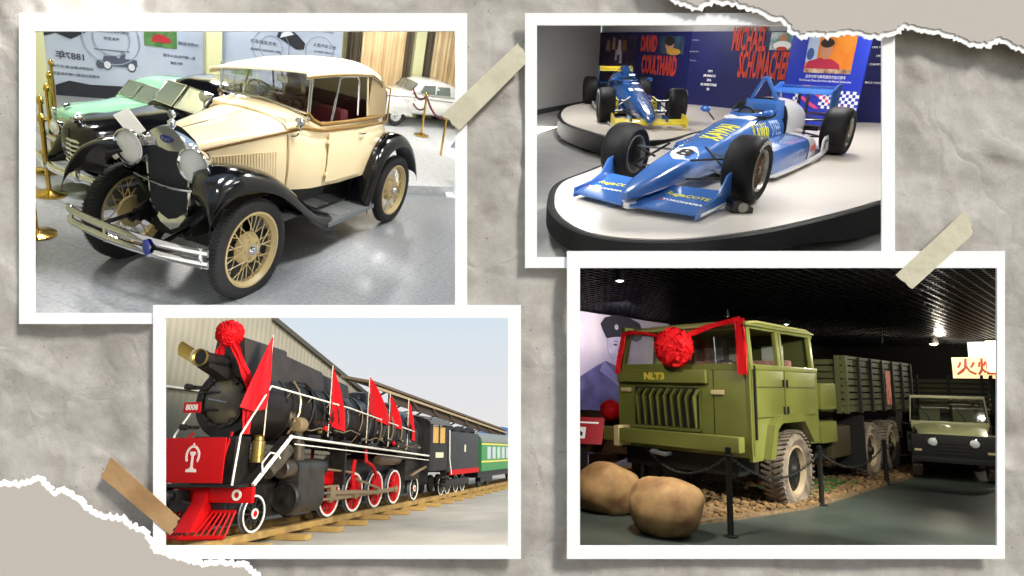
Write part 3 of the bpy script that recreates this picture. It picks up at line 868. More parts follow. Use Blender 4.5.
def print_flat(poly, u, z, par, name, m, off=.085, rot=0.0):
    mb = place(MB().prism(poly, 'xz', -.004, .004), on_wall(u, z, off)); return obj(name, mb, m, par, smooth=False)


def lettering(s, size, u, z, par, m, mirror=False, sx=1.0, name='lettering', off=.085, bold=0.0):
    mb = place(text_mb(s, size, .002, sx=sx, mirror=mirror, bold=bold), on_wall(u, z, off)); o = obj(name, mb, m, par, smooth=False); return o


def old_car_print(u, z, k, par, m1, m2, name='car_drawing'):
    mb = MB()
    def P(pts): mb.add([mw(u + a * k, z + b * k, .088) for a, b in pts], [tuple(range(len(pts)))])
    P([(-.5, .1), (-.45, .32), (-.1, .36), (-.05, .3), (.5, .3), (.52, .08), (.3, .02), (-.3, .02)])
    for x, r in ((-.36, .17), (.34, .17), (-.55, .15)):
        for rr, mm_ in ((r, 0),):
            mb.add([mw(u + (x + rr * .8 * math.cos(a)) * k, z + (.05 + rr * math.sin(a)) * k, .089) for a in [2 * PI * i / 20 for i in range(20)]], [tuple(range(20))])
    P([(.0, .3), (.05, .48), (.12, .52), (.18, .46), (.16, .3)])
    P([(-.7, .5), (.3, .52), (.3, .56), (-.7, .53)])
    o = obj(name, mb, m1, par, smooth=False)
    mb = MB()
    for x, r in ((-.36, .12), (.34, .12)):
        mb.add([mw(u + (x + r * .8 * math.cos(a)) * k, z + (.05 + r * math.sin(a)) * k, .091) for a in [2 * PI * i / 20 for i in range(20)]], [tuple(range(20))])
    obj('wheel_highlight', mb, m2, par, smooth=False)
    return o


m1 = mural(.26, 2.66, -.0, 2.6, 'pale blue history mural with mirrored 1887 lettering and an early motor car drawing')
lettering('1887年', .14, .60, .66, m1, INK, mirror=True, bold=.004)
lettering('自这辆车展出 驶 天下来', .055, .62, .48, m1, INK, mirror=True)
lettering('中国进口的第一辆汽车诞生', .055, .66, .36, m1, INK, mirror=True)
lettering('世界汽车工业发展史', .06, 1.2, 1.14, m1, INK, mirror=True)
lettering('汽车百年', .06, 1.2, 1.02, m1, INK, mirror=True)
for k, r in enumerate((.42, .27)):
    ring = MB().tube([mw(1.20 + r * math.cos(a), 1.02 + r * math.sin(a), .082) for a in [2 * PI * i / 40 for i in range(40)]], .012, 4, closed=True); obj('ghost_wheel', ring, INK2, m1)
old_car_print(1.30, .56, .52, m1, mat('mural_car_grey', '#4d5468', .7), mat('mural_pale', '#d6dbe4', .7))
print_flat([(-.3, -.14), (-.28, .16), (.3, .16), (.32, .02), (.1, -.12), (-.1, -.05)], .52, 1.06, m1, 'crowd_photo', mat('print_black', '#20222b', .7))
print_flat([(-.26, -.15), (-.26, .16), (.26, .16), (.26, -.15)], 1.95, 1.14, m1, 'lawn_photo', mat('print_green', '#3c6a3a', .7, col2='#5c8a4a', nscale=8), off=.084)
print_flat([(-.15, -.05), (-.13, .05), (-.03, .09), (.08, .07), (.16, .02), (.15, -.05)], 1.95, 1.12, m1, 'red_car_print', mat('print_red', '#a8232c', .6), off=.088)
print_flat([(-.3, -.25), (-.3, .05), (-.1, .14), (.2, .1), (.7, .12), (1.0, .2), (1.5, .22), (1.6, -.25)], .65, -.0 + .12, m1, 'dark_car_print', mat('print_black', '#20222b', .7), off=.086)
lettering('第一辆汽车进入中国', .06, 2.25, .86, m1, INK, mirror=True)
lettering('20世纪初期', .07, 2.4, 1.1, m1, INK, mirror=True)
lettering('现代交通', .05, 2.2, .74, m1, INK, mirror=True)
m2 = mural(2.95, 5.38, 0, 2.6, 'pale blue history mural with a small streamlined car picture beside the curtains')
for (u, z, r) in ((3.9, 1.25, .36), (3.9, 1.25, .22), (4.9, 1.3, .3)):
    obj('ghost_wheel', MB().tube([mw(u + r * math.cos(a), z + r * math.sin(a), .082) for a in [2 * PI * i / 36 for i in range(36)]], .010, 4, closed=True), INK2, m2)
lettering('汽车赛车文化', .085, 3.75, 1.32, m2, INK); lettering('ENGINE RACING 1900', .06, 3.8, 1.18, m2, INK)
lettering('人类汽车工业', .085, 5.0, 1.42, m2, INK); lettering('CLASSIC MOTOR', .06, 5.0, 1.3, m2, INK); lettering('现代汽车 20世纪', .075, 4.9, 1.72, m2, INK)
print_flat([(-.30, .05), (-.26, .16), (-.05, .24), (.12, .14), (.28, .0), (.26, -.12), (.1, -.14), (-.1, -.04)], 4.3, 1.42, m2, 'streamlined_car_print', mat('print_black', '#20222b', .7))
print_flat([(-.2, -.04), (-.16, .06), (-.02, .12), (.08, .06)], 4.26, 1.5, m2, 'windscreen_print', mat('mural_pale', '#d6dbe4', .7), off=.091)
print_flat([(-.2, -.12), (-.2, .12), (.2, .12), (.2, -.12)], 3.35, .78, m2, 'lawn_photo', mat('print_green', '#3c6a3a', .7), off=.084)
for u0, u1, k in ((-.15, .25, 1), (2.67, 2.94, 2), (7.08, 7.34, 3)):
    struct('trim_%d' % k, quad_slab(MB(), [mw(u0, 0, .12), mw(u1, 0, .12), mw(u1, HT, .12), mw(u0, HT, .12)], -.12), mat('pale_green_pilaster', '#dcdcae', .8), smooth=False)


def curtain(u0, u1, label, m, seed):
    rnd = random.Random(seed); g = []
    n = int((u1 - u0) / .016)
    ph = [rnd.uniform(0, 6) for _ in range(3)]
    for z in (.05, .6, 1.4, 2.6):
        g.append([mw(u0 + (u1 - u0) * i / n, z, .14 + .045 * math.sin(i * 1.05 + ph[0]) + .03 * math.sin(i * .37 + ph[1])) for i in range(n + 1)])
    o = obj('curtain', MB().sheet(g, .006, N0), m, angle=80)
    return tag(o, label, 'curtain', 'pleated floor-length curtains')


CU = mat('gold_curtain', '#f0dcb4', .75, col2='#d8bd8e', nscale=1.2, sheen=.3)
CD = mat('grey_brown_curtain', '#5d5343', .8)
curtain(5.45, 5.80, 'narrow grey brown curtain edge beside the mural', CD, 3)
curtain(5.80, 6.86, 'gold pleated curtain between the mural and the pale pilaster', CU, 1)
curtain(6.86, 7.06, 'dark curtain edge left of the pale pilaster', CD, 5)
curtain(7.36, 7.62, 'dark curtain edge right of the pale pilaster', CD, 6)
curtain(7.62, 9.2, 'gold pleated curtain behind the white saloon', CU, 2)

# plinth under the white saloon, with a dark kerb
pl = MB(); quad_slab(pl, [(-2.6, 0.15, .12), (-3.9, 1.25, .12), mw(9.5, .12, .1), mw(6.4, .12, .1)], .12)
o = obj('display_plinth', pl, mat('pale_stone', '#c9cbcc', .4, col2='#b7babc', nscale=20), smooth=False); tag(o, 'low pale stone plinth carrying the white saloon', 'plinth')
kb = MB(); quad_slab(kb, [(-2.60, 0.19, .13), (-3.88, 1.30, .13), (-3.95, 1.22, .13), (-2.67, .11, .13)], .13)
k = obj('plinth_kerb', kb, mat('dark_kerb', '#54585a', .5), o, smooth=False); k.matrix_parent_inverse = POSE.inverted()

# gold rope posts
BRASS = mat('polished_brass', '#caa756', .18, metal=1.0)
def stanchion(loc, label, group, h=.92, sc=1.0):
    T = thing('rope_post', label, 'barrier post', loc, 0, group, sc)
    obj('base', MB().lathe([(.001, 0), (.16, 0), (.16, .02), (.06, .04), (.03, .06), (.001, .06)], axis='z', n=24), BRASS, T)
    obj('pole', MB().lathe([(.022, .05), (.022, h - .06), (.035, h - .05), (.035, h - .02), (.03, h), (.015, h + .03), (.001, h + .04)], axis='z', n=16), BRASS, T)
    return T


st = stanchion((1.62, -1.47, 0), 'polished brass post nearest the opening edge, left of the tourer', 'brass posts along the left of the tourer', .84)
for x, y, l in ((.82, -2.29, 'second polished brass post, left of the black saloon bumper'), (.30, -2.95, 'third polished brass post in the left row'), (-.20, -3.47, 'fourth polished brass post in the left row'),
                (-.75, -4.1, 'fifth polished brass post, just in front of the mint saloon nose'), (-1.40, -4.86, 'farthest polished brass post of the left row, by the mural')):
    dup(st, (x, y, 0), 0, l)
p1 = stanchion((-6.43, -1.20, .13), 'brass post with burgundy rope in front of the white saloon', 'rope posts in front of the white saloon', .86, 1.0)
dup(p1, (-5.18, -.22, .0), 0, 'brass post with burgundy rope beside the white information stand')
ROPE = mat('burgundy_rope', '#5a1a28', .7)
def rope(a, b, sag, r, m, label, cat='rope', group=None, n=14, name='rope'):
    a = Vector(a); b = Vector(b)
    o = obj(name, MB().tube([a.lerp(b, k / n) - Vector((0, 0, sag * 4 * (k / n) * (1 - k / n))) for k in range(n + 1)], r, 8), m)
    return tag(o, label, cat, group)
rope((-6.43, -1.20, .95), (-7.25, -1.9, .95), .16, .022, ROPE, 'burgundy rope running left from the post before the white saloon', group='burgundy barrier ropes')
rope((-6.43, -1.20, .95), (-5.18, -.22, .84), .16, .022, ROPE, 'burgundy rope between the two posts before the white saloon', group='burgundy barrier ropes')
rope((-7.25, -1.9, .7), (-6.43, -1.20, .7), .12, .018, ROPE, 'lower burgundy rope left of the post before the white saloon', group='burgundy barrier ropes')
# information stand
T = thing('information_stand', 'white information stand with a tilted lilac panel beside the curtains', 'stand', (-3.35, .92, .0), math.radians(30))
obj('pedestal', MB().box(-.09, .09, -.13, .13, 0, .80), mat('white_stand', '#dfe3ea', .5), T, bevel=.01)
obj('panel', MB().box(-.20, .20, -.26, .26, .80, .83, Matrix.Rotation(math.radians(-28), 3, 'Y')), mat('lilac_panel', '#aeb2cf', .35), T, bevel=.006)
obj('foot', MB().box(-.2, .2, -.26, .26, 0, .03), mat('white_stand', '#dfe3ea', .5), T, bevel=.006)

for i, (x, y, pw) in enumerate(((1.0, .6, 50), (-1.6, -1.0, 52), (-2.2, 1.1, 72), (-.2, -3.4, 110), (-6.2, -1.6, 100), (-3.8, -4.4, 120), (.2, 1.9, 62))):
    area('ceiling_lamp', (x, y, 3.35), (x, y, 0), .5, .5, pw, (1, .98, .94))
area('ceiling_lamp', (2.0, -.2, 2.9), (1.2, -.3, 0), .5, .4, 34, (1, .98, .94))  # extra lamp added by the opening to brighten radiator and headlights
# =================================================================== RACING CAR HALL
from mathutils.bvhtree import BVHTree
pose([[-0.639542, 0.768707, 0.008684], [-0.712174, -0.588178, -0.383217], [-0.289474, -0.251268, 0.923618]], [2.878304, 7.493030, 1.526677])


def wrap(mb, target, d, off=.003, back=1.0):
    """lay flat lettering onto the target mesh (same local space) along direction d"""
    me = target.data; bv = BVHTree.FromPolygons([v.co for v in me.vertices], [tuple(p.vertices) for p in me.polygons])
    d = Vector(d).normalized(); out = []
    # finer triangles so that the lettering follows the curve
    bm = bmesh.new(); vs = [bm.verts.new(p) for p in mb.v]; bm.verts.ensure_lookup_table()
    for f in mb.f:
        try: bm.faces.new([vs[i] for i in f])
        except ValueError: pass
    bmesh.ops.triangulate(bm, faces=bm.faces)
    bmesh.ops.subdivide_edges(bm, edges=[e for e in bm.edges if e.calc_length() > .05], cuts=2, use_grid_fill=True)
    bm.verts.index_update()
    miss = set()
    for v in bm.verts:
        h = bv.ray_cast(v.co - d * back, d)
        if h[0] is None: miss.add(v.index)
        out.append(tuple(h[0] - d * off) if h[0] is not None else tuple(v.co))
    fs = [tuple(x.index for x in f.verts) for f in bm.faces]
    r = MB(); r.add(out, [f for f in fs if not miss.intersection(f)]); bm.free()
    return r


def flat_text(s, size, o, ux, uz, sx=1.0, bold=0.0, mirror=False):
    return place(text_mb(s, size, 0.0, sx=sx, bold=bold, mirror=mirror), frame_M(o, ux, uz))


BLUE1 = mat('racing_blue', '#3b6db8', .25, coat=.6)
BLUE2 = mat('deep_racing_blue', '#0f4f96', .25, coat=.8)
WHITE1 = mat('racing_white', '#e4e6ea', .3, coat=.5)
YEL = mat('racing_yellow', '#e8d23a', .35, coat=.4)
SLICK = mat('slick_rubber', '#0c0c0e', .6, spec=.3)
CARB = mat('black_carbon', '#101114', .4, coat=.3)
SILV = mat('alloy_silver', '#94948f', .35, metal=.9)
BRONZE = mat('wheel_bronze', '#6e5640', .4, metal=.6)
RED1 = mat('signal_red', '#c22a2e', .5)
WTX = mat('white_print', '#f2f2f2', .5)
YTX = mat('yellow_print', '#e4dc30', .5)
NAVY = mat('navy_print', '#141c4c', .5)


def slick(par, loc, R, w, r, s, label_txt=True, centre=BRONZE):
    W = joint('wheel', par, loc)
    h = w / 2
    t = MB().lathe([(r, -h * .86), (r + (R - r) * .5, -h), (R - .035, -h * .93), (R - .008, -h * .72), (R, -h * .4), (R, h * .4), (R - .008, h * .72), (R - .035, h * .93), (r + (R - r) * .5, h), (r, h * .86)], n=48, closed=True)
    to = obj('tyre', t, SLICK, W)
    obj('rim', MB().lathe([(r, -h * .8), (r, h * .88), (r - .012, h * .9), (r - .022, h * .8), (r - .03, h * .45), (r - .03, -h * .75)], n=40, closed=True), SILV, W)
    c = MB().lathe([(.001, h * .85 * s), (.03, h * .85 * s), (.045, h * .7 * s), (.05, h * .4 * s), (.001, h * .4 * s)], n=20)
    for k in range(12):
        a = 2 * PI * k / 12
        for b in (-.16, .16):
            c.tube([(.04 * math.cos(a), h * .7 * s, .04 * math.sin(a)), ((r - .025) * math.cos(a + b), h * .62 * s, (r - .025) * math.sin(a + b))], .008, 5)
    obj('wheel_centre', c, centre, W)
    obj('brake_disc', MB().lathe([(.001, -.02), (r * .72, -.02), (r * .72, .02), (.001, .02)], n=28), CARB, W)
    if label_txt:
        m = MB(); word = 'YOKOHAMA'
        for i, ch in enumerate(word):
            g = text_mb(ch, .055, .0008, bold=.002)
            a = math.radians(90 + (i - 3.5) * 11 * s)
            rr = r + (R - r) * .52
            M = Matrix.Translation((0, (h + .0025) * s, 0)) @ Matrix.Rotation(-(a - PI / 2), 4, 'Y') @ Matrix.Translation((0, 0, rr)) @ (Matrix.Rotation(PI, 4, 'Z') if s > 0 else Matrix.Identity(4))
            place(g, M); m = join(m, g)
        obj('tyre_lettering', m, WTX, W, smooth=False)
    return W


def race_car(name, label, loc, rz, sc, c1, c2, cw, second=False):
    zf = .5 if second else 1.0
    T = thing(name, label, 'racing car', loc, rz, None, sc)
    for s in (1, -1):
        slick(T, (1.80, .655 * s, .315), .315, .30, .20, s)
        slick(T, (-1.70, .635 * s, .315), .315, .33, .19, s, False)
    S = [(2.95, .035, .135, .185), (2.85, .075, .115, .225), (2.6, .12, .11, .285), (2.2, .165, .11, .36), (1.8, .20, .11, .42), (1.2, .245, .10, .50), (.75, .275, .09, .565), (.35, .295, .08, .615), (.0, .30, .08, .60), (-.42, .30, .08, .62)]
    nose = obj('nose_and_cockpit', MB().loft([superell(*q, p=2.9, n=28) for q in smooth_path(S, 3)]), c1, T, angle=60)
    # cockpit opening with dark well and padded rim
    rim = [(x, y, .645) for x, y in [(.36, 0), (.30, .12), (.1, .19), (-.2, .2), (-.38, .19), (-.38, -.19), (-.2, -.2), (.1, -.19), (.30, -.12)]]
    w = MB(); w.prism([(x, y) for x, y, z in rim], 'xy', .56, .648); cw_ = obj('cockpit_well', w, mat('cockpit_black', '#0a0a0c', .8), T)
    obj('cockpit_rim', MB().tube(rim, .022, 8, closed=True), c1, cw_)
    obj('steering_wheel', MB().tube([(.16 + .02 * math.cos(a), .10 * math.cos(a), .655 + .06 * math.sin(a)) for a in [2 * PI * k / 18 for k in range(18)]], .012, 6, closed=True), CARB, cw_)
    obj('wind_deflector', MB().loft([[(.42 - .10 * k, y * (.8 + .15 * k), .60 + .055 * k * (1 - (y / .2) ** 2 * .6)) for y in (-.2, -.1, 0, .1, .2)] + [(.40 - .10 * k, y * (.8 + .15 * k), .60 + .055 * k * (1 - (y / .2) ** 2 * .6)) for y in (.2, .1, 0, -.1, -.2)] for k in (0, .5, 1)]), WHITE1 if not second else c1, T)
    for s in (1, -1):
        mr = obj('mirror', MB().ball((.52, .36 * s, .70), .06, 12, (.5, 1.1, .6)), c1, T)
        obj('mirror_stalk', MB().tube([(.52, .34 * s, .69), (.50, .24 * s, .58)], .01, 6), CARB, mr)
    # bulkhead behind the driver and roll hoop
    b = MB()
    b.loft([[(x, y, z) for y, z in ((-w_, .55), (-w_ * .9, zt), (w_ * .9, zt), (w_, .55))] for x, w_, zt in ((-.34, .20, .73), (-.40, .235, .77), (-.47, .265, .77))])
    blk = obj('bulkhead', b, c1, T, bevel=.012)
    hp = MB()
    if not second:
        for s in (1, -1):
            hp.loft([[(x - .035, y - .018, z), (x + .035, y - .018, z), (x + .03, y + .018, z), (x - .03, y + .018, z)] for x, y, z in ((-.42, .17 * s, .74), (-.40, .10 * s, .88), (-.385, .03 * s, 1.0))])
        hp.tube([(-.385, .05, 1.0), (-.38, 0, 1.02), (-.385, -.05, 1.0)], .028, 8)
        obj('roll_hoop', hp, c1, T, bevel=.006)
    else:
        obj('air_intake', MB().loft([superell(*q, p=2.4, n=20) for q in ((-.35, .085, .72, .92), (-.7, .10, .66, .93), (-1.3, .06, .5, .8))]), c1, T, angle=60)
    E_ = [(-.47, .30, .10, .785), (-.8, .31, .10, .775), (-1.1, .30, .12, .74), (-1.4, .27, .14, .66), (-1.7, .19, .18, .53), (-1.95, .09, .22, .40)]
    ec = obj('engine_cover', MB().loft([superell(*q, p=2.8, n=26) for q in smooth_path(E_, 3)]), c2, T, angle=60)
    obj('cover_seam', MB().loft([superell(x, .307, .095, .792, 2.8, 26) for x in (-.485, -.455)]), CARB, T, angle=60)
    obj('cover_vent', MB().cbox((-.98, .277, .50), (.16, .02, .035), Matrix.Rotation(-.1, 3, 'Y')), CARB, ec, bevel=.005)
    # sidepods, floor
    for s in (1, -1):
        P = [(.86, .20, .42, .10, .34), (.80, .27, .58, .09, .345), (.3, .27, .60, .08, .355), (-.50, .27, .60, .08, .345)]
        def ps(q):
            x, y0, y1, z0, z1 = q
            return [(x, y0 * s, z0), (x, y0 * s, z1 + .04), (x, (y1 - .10) * s, z1 + .005), (x, (y1 - .03) * s, z1 - .02), (x, y1 * s, z1 - .08), (x, (y1 + .01) * s, (z0 + z1) / 2), (x, y1 * s, z0)]
        sp = obj('sidepod', MB().loft([ps(q) for q in P]), c1, T, angle=30, bevel=.008)
        obj('pod_inlet', MB().cbox((.865, .40 * s, .22), (.02, .22, .17)), CARB, sp)
        P2 = [(-.51, .27, .60, .08, .345), (-.9, .24, .58, .08, .31), (-1.15, .2, .42, .08, .25), (-1.45, .12, .26, .08, .20)]
        rp_ = obj('rear_pod', MB().loft([ps(q) for q in P2]), c2, T, angle=30, bevel=.006)
        obj('pod_seam', MB().loft([[(x, y * 1.004, z + .002) for x_, y, z in ps(P[-1])] for x in (-.52, -.495)]), CARB, sp)
        obj('floor_edge', MB().loft([[(x, (y - .05) * s, .05), (x, y * s, .05), (x, y * s, .082), (x, (y - .05) * s, .085)] for x, y in ((.86, .50), (.7, .62), (.0, .645), (-1.0, .645), (-1.50, .60))]), WHITE1, T)
        if not second:
            tx = flat_text('SONAN', .11, (-.72, .64 * s, .20), (-s, 0, 0), (0, 0, 1), sx=.8, bold=.004)
            obj('pod_lettering', wrap(tx, rp_, (0, -s, 0), .004), RED1, rp_, smooth=False)
            fr = obj('rear_fairing', MB().prism([(-1.12, .085), (-1.12, .24), (-1.18, .285), (-1.34, .29), (-1.46, .12), (-1.46, .085)], 'xz', .60 * s, .615 * s), WHITE1, T, smooth=False)
            obj('fairing_mark', MB().prism([(-1.20, .13), (-1.20, .22), (-1.23, .24), (-1.34, .24), (-1.34, .21), (-1.25, .21), (-1.25, .13)], 'xz', .618 * s, .6 * s), CARB, fr, smooth=False)
    obj('floor_plate', MB().prism([(.86, -.45), (.86, .45), (.65, .6), (-1.5, .56), (-1.5, -.56), (.65, -.6)], 'xy', .045, .075), CARB, T)
    gb = MB().box(-2.15, -1.3, -.11, .11, .16, .34); gb.box(-1.75, -1.6, -.4, .4, .30, .36)
    obj('gearbox', gb, DARK, T)
    # suspension
    for s in (1, -1):
        for z, xs in ((.40, (2.05, 1.55)), (.20, (2.1, 1.5))):
            for x in xs:
                obj('wishbone', MB().tube([(x, .19 * s, z - (.03 if z > .3 else 0)), (1.80, .53 * s, z)], .011, 6, flat=(1, 1.6)), CARB if x > 1.8 else SILV, T)
        obj('push_rod', MB().tube([(1.72, .19 * s, .46), (1.80, .52 * s, .22)], .012, 6), CARB, T)
        for z in (.22, .44):
            for x in (-1.45, -1.95):
                obj('wishbone', MB().tube([(x, .12 * s, z), (-1.68, .46 * s, z)], .012, 6), CARB, T)
    # front wing
    for s in (1, -1):
        g = []
        for x, z in ((2.90, .075), (2.78, .095), (2.6, .105), (2.42, .115), (2.27, .16)) if not second else ((2.86, .10), (2.80, .125), (2.74, .13), (2.70, .14), (2.66, .16)):
            g.append([(x - .10 * (y - .08) / .55, y * s, z) for y in (.04, .2, .4, .62)])
        wg = obj('front_wing', MB().sheet(g, .022, (0, 0, -1)), cw, T)
        ep = [(2.92, .03), (2.92, .20), (2.62, .24), (2.45, .24), (2.45, .03)] if second else [(2.81, .02), (2.80, .11), (2.5, .13), (2.32, .18), (2.20, .31), (2.10, .33), (2.06, .27), (2.10, .03)]
        e = obj('wing_endplate', MB().prism(ep, 'xz', .615 * s, .635 * s), cw, wg, bevel=.004)
        obj('endplate_edge', MB().tube([(2.73, .637 * s, .045), (2.12, .637 * s, .045)], .012, 6), WHITE1, e)
        if not second:
            t1 = flat_text('RegiaCOTE', .12, (2.42, .37 * s, .13), (0, 1, 0), (-1, 0, 0), sx=.72, bold=.003)
            obj('wing_lettering', wrap(t1, wg, (0, 0, -1), .003), YTX, wg, smooth=False)
            t2 = flat_text('YOKOHAMA', .07, (2.61, .40 * s, .12), (0, 1, 0), (-1, 0, 0), sx=.95, bold=.003)
            obj('wing_lettering', wrap(t2, wg, (0, 0, -1), .003), WTX, wg, smooth=False)
            t3 = flat_text('»', .12, (2.615, .40 * s - .20, .12), (0, 1, 0), (-1, 0, 0), sx=1)
            obj('wing_mark', wrap(t3, wg, (0, 0, -1), .003), RED1, wg, smooth=False)
    if second:
        for s in (1, -1):
            obj('wing_stay', MB().box(2.3, 2.75, .30 * s, .33 * s, .12, .20), c1, T)
    # rear wing
    rw = MB()
    rw.loft([[(x, y, z) for x, z in ((-2.05, .74), (-2.15, .735), (-2.35, .79), (-2.36, .80), (-2.15, .76), (-2.06, .755))] for y in (-.40, .40)])
    rwo = obj('rear_wing', rw, c1 if not second else YEL, T)
    obj('wing_flap', MB().box(-2.40, -2.36, -.40, .40, .78, .84), c1 if not second else YEL, rwo, bevel=.005)
    obj('lower_wing', MB().box(-2.35, -2.1, -.39, .39, .46, .48), CARB if not second else c1, rwo)
    for s in (1, -1):
        obj('wing_endplate', MB().prism([(-2.0, .80), (-2.0, .62), (-2.15, .42), (-2.44, .42), (-2.46, .88), (-2.3, .88)], 'xz', .395 * s, .415 * s), c1, rwo, bevel=.004)
        obj('wing_post', MB().box(-2.2, -2.1, .05 * s, .07 * s, .3, .76), CARB, rwo)
    if not second:
        t = flat_text('KAWAI', .25, (.10, .34, .46), (-1, 0, -.03), (0, 0, 1), sx=.56, bold=.008); t.v = [(x + .26, y, z) for x, y, z in t.v]
        obj('side_lettering', wrap(t, nose, (0, -1, 0), .004), YTX, nose, smooth=False)
        t = flat_text('STEEL', .23, (.10, .34, .465), (-1, 0, -.03), (0, 0, 1), sx=.56, bold=.004); t.v = [(x - .24, y, z) for x, y, z in t.v]
        obj('side_lettering', wrap(t, nose, (0, -1, 0), .004), mat('pale_blue_print', '#9db9e0', .5), nose, smooth=False)
        t = flat_text('KAWAI', .30, (1.02, .06, .56), (-1, 0, .05), (0, -1, .1), sx=.62, bold=.008)
        obj('nose_lettering', wrap(t, nose, (0, 0, -1), .004), YTX, nose, smooth=False)
        el = MB().prism([(1.88 + .20 * math.cos(a) * (1 + .1 * math.cos(4 * a)), .05 + .125 * math.sin(a)) for a in [2 * PI * k / 28 for k in range(28)]], 'xy', .7, .7)
        el.f = el.f[:1]
        obj('number_panel', wrap(el, nose, (0, 0, -1), .003), WTX, nose, smooth=False)
        t = flat_text('8', .28, (1.88, .05, .6), (0, 1, 0), (-1, 0, .1), sx=1.1, bold=.01)
        obj('race_number', wrap(t, nose, (0, 0, -1), .006), mat('number_black', '#15161c', .5), nose, smooth=False)
        obj('nose_pad', MB().lathe([(.07, .03), (.075, .085), (.03, .10)], o=(2.82, 0, 0), axis='z', n=20), WHITE1, T)
        obj('stripe', MB().tube([(2.72, .635, .045), (2.1, .635, .045)], .014, 6), WTX, T)
    else:
        t = flat_text('10', .30, (1.0, 0, .6), (0, 1, 0), (-1, 0, .1), sx=1.1, bold=.02)
        obj('race_number', wrap(t, nose, (0, 0, -1), .006), WTX, nose, smooth=False)
        for s in (1, -1):
            obj('yellow_bargeboard', MB().prism([(1.3, .1), (1.3, .36), (.9, .40), (.9, .1)], 'xz', .36 * s, .40 * s), YEL, T)
    return T


race_car('racing_car', 'bright blue single-seater with yellow lettering, number 8 and low front wing on the near platform', (0, 0, 0), 0, 1.0, BLUE1, WHITE1, BLUE1)
race_car('racing_car', 'blue and yellow single-seater with number 10 on the far platform', (-4.35, -4.15, 0), math.radians(38), 1.0, BLUE2, BLUE2, YEL, True)
# wheel chock
T = thing('wheel_chock', 'black wheel chock with a silver disc under the blue car front wheel', 'chock', (2.17, .76, 0), math.radians(-50))
obj('wedge', MB().prism([(-.10, 0), (.10, 0), (.09, .10), (.04, .115), (-.10, .05)], 'xz', -.09, .09), CARB, T, bevel=.008)
obj('silver_disc', MB().lathe([(.045, 0), (.045, .01), (.001, .012)], o=(.0, .09, .055), axis='y', n=20), SILV, T)

# ---- room
FZ = -.35
gfl = mat('pale_grey_floor', '#b9b9b6', .35, col2='#adadab', nscale=3)
WHP = mat('white_gloss_platform', '#e6dfd4', .3, coat=.15)
BRIM = mat('black_platform_rim', '#0a0c10', .6, spec=.25)
struct("floor", quad_slab(MB(), [(3.72, -.42, FZ), (2.88, .66, FZ), (2.28, 1.25, FZ), (1.63, 1.95, FZ), (-1.3, 2.0, FZ), (-5.6, 3.2, FZ), (-9.2, -8.2, FZ), (-4.2, -6.95, FZ), (-3.1, -5.6, FZ)], .012), gfl, smooth=False)


def platform(pts, label):
    pts = smooth_path(pts + [pts[0]], 5)[:-1]
    c = Vector((sum(p[0] for p in pts) / len(pts), sum(p[1] for p in pts) / len(pts)))
    def off(d):
        out = []
        for i, p in enumerate(pts):
            a = Vector(pts[i - 1]); b = Vector(pts[(i + 1) % len(pts)]); t = (b - a).normalized(); n = Vector((t.y, -t.x))
            if n.dot(Vector(p) - c) < 0: n = -n
            q = Vector(p) + n * d; out.append((q.x, q.y))
        return out
    o = obj('display_platform', MB().prism(pts, 'xy', -.06, 0.0), WHP, angle=30); tag(o, label, 'platform', 'white curved display platforms')
    def zb(p): return -.30 + .115 * min(1, max(0, (p[0] - 1.3) / .9))      # the black fascia is shallower round the front
    secs = [[(x, y, z) for x, y in off(d)] for d, z in ((0.0, -.05), (0.0, -.012), (.035, -.002), (.07, -.012), (.075, -.05))]
    secs += [[(x, y, zb((x, y))) for x, y in off(.075)], [(x, y, zb((x, y))) for x, y in off(-.02)], [(x, y, FZ + .002) for x, y in off(-.28)]]
    r = obj('platform_rim', MB().loft(secs), BRIM, o, angle=50)
    r.matrix_parent_inverse = Matrix.Identity(4)
    return o


platform([(.2, -1.45), (1.49, -1.25), (2.3, -1.12), (3.05, -.68), (3.47, -.26), (3.63, .13), (3.50, .50), (3.16, .82), (2.49, 1.17), (1.47, 1.50), (.7, 1.70), (-.6, 2.1), (-3, 2.4), (-5.7, 2.2), (-6.0, .2), (-3.0, -1.5), (-1.2, -1.52)],
         'near curved white platform with black rim carrying the blue number 8 car')
platform([(-.96, -2.46), (-1.29, -3.09), (-1.8, -3.88), (-2.46, -4.5), (-3.33, -5.12), (-4.49, -5.71), (-6.0, -5.9), (-7.2, -5.2), (-6.9, -3.5), (-6.4, -.6), (-3.2, -1.66), (-1.3, -1.75)],
         'far curved white platform with dark side carrying the number 10 car')

NV = mat('navy_wall', '#171b50', .45, col2='#1b2060', nscale=1)
LG = mat('light_grey_wall', '#b4b3b0', .8)
WA0, WA1, WB1 = Vector((-8.875, -7.733, 0)), Vector((-6.95, -4.0, 0)), Vector((-5.6, 3.07, 0))
HW = 1.64
def zz(p, z): return (p[0], p[1], z)
def wall_quads(a, b, z0, z1, t=.05): return quad_slab(MB(), [zz(a, z0), zz(b, z0), zz(b, z1), zz(a, z1)], t)
WL = Vector((-4.25, -7.0, 0))
struct('wall_left', quad_slab(MB(), [zz(WL, FZ), zz(WA0, FZ), zz(WA0, 2.3), (-4.75, -7.05, 2.3)], .05), LG, smooth=False)
struct('wall_front', quad_slab(MB(), [(3.70, -.46, FZ), zz(WL, FZ), zz(WL, 2.3), (2.0, -1.9, 2.3)], .03), LG, smooth=False)  # added partition, edge-on and unseen, stops daylight leaking onto the floor
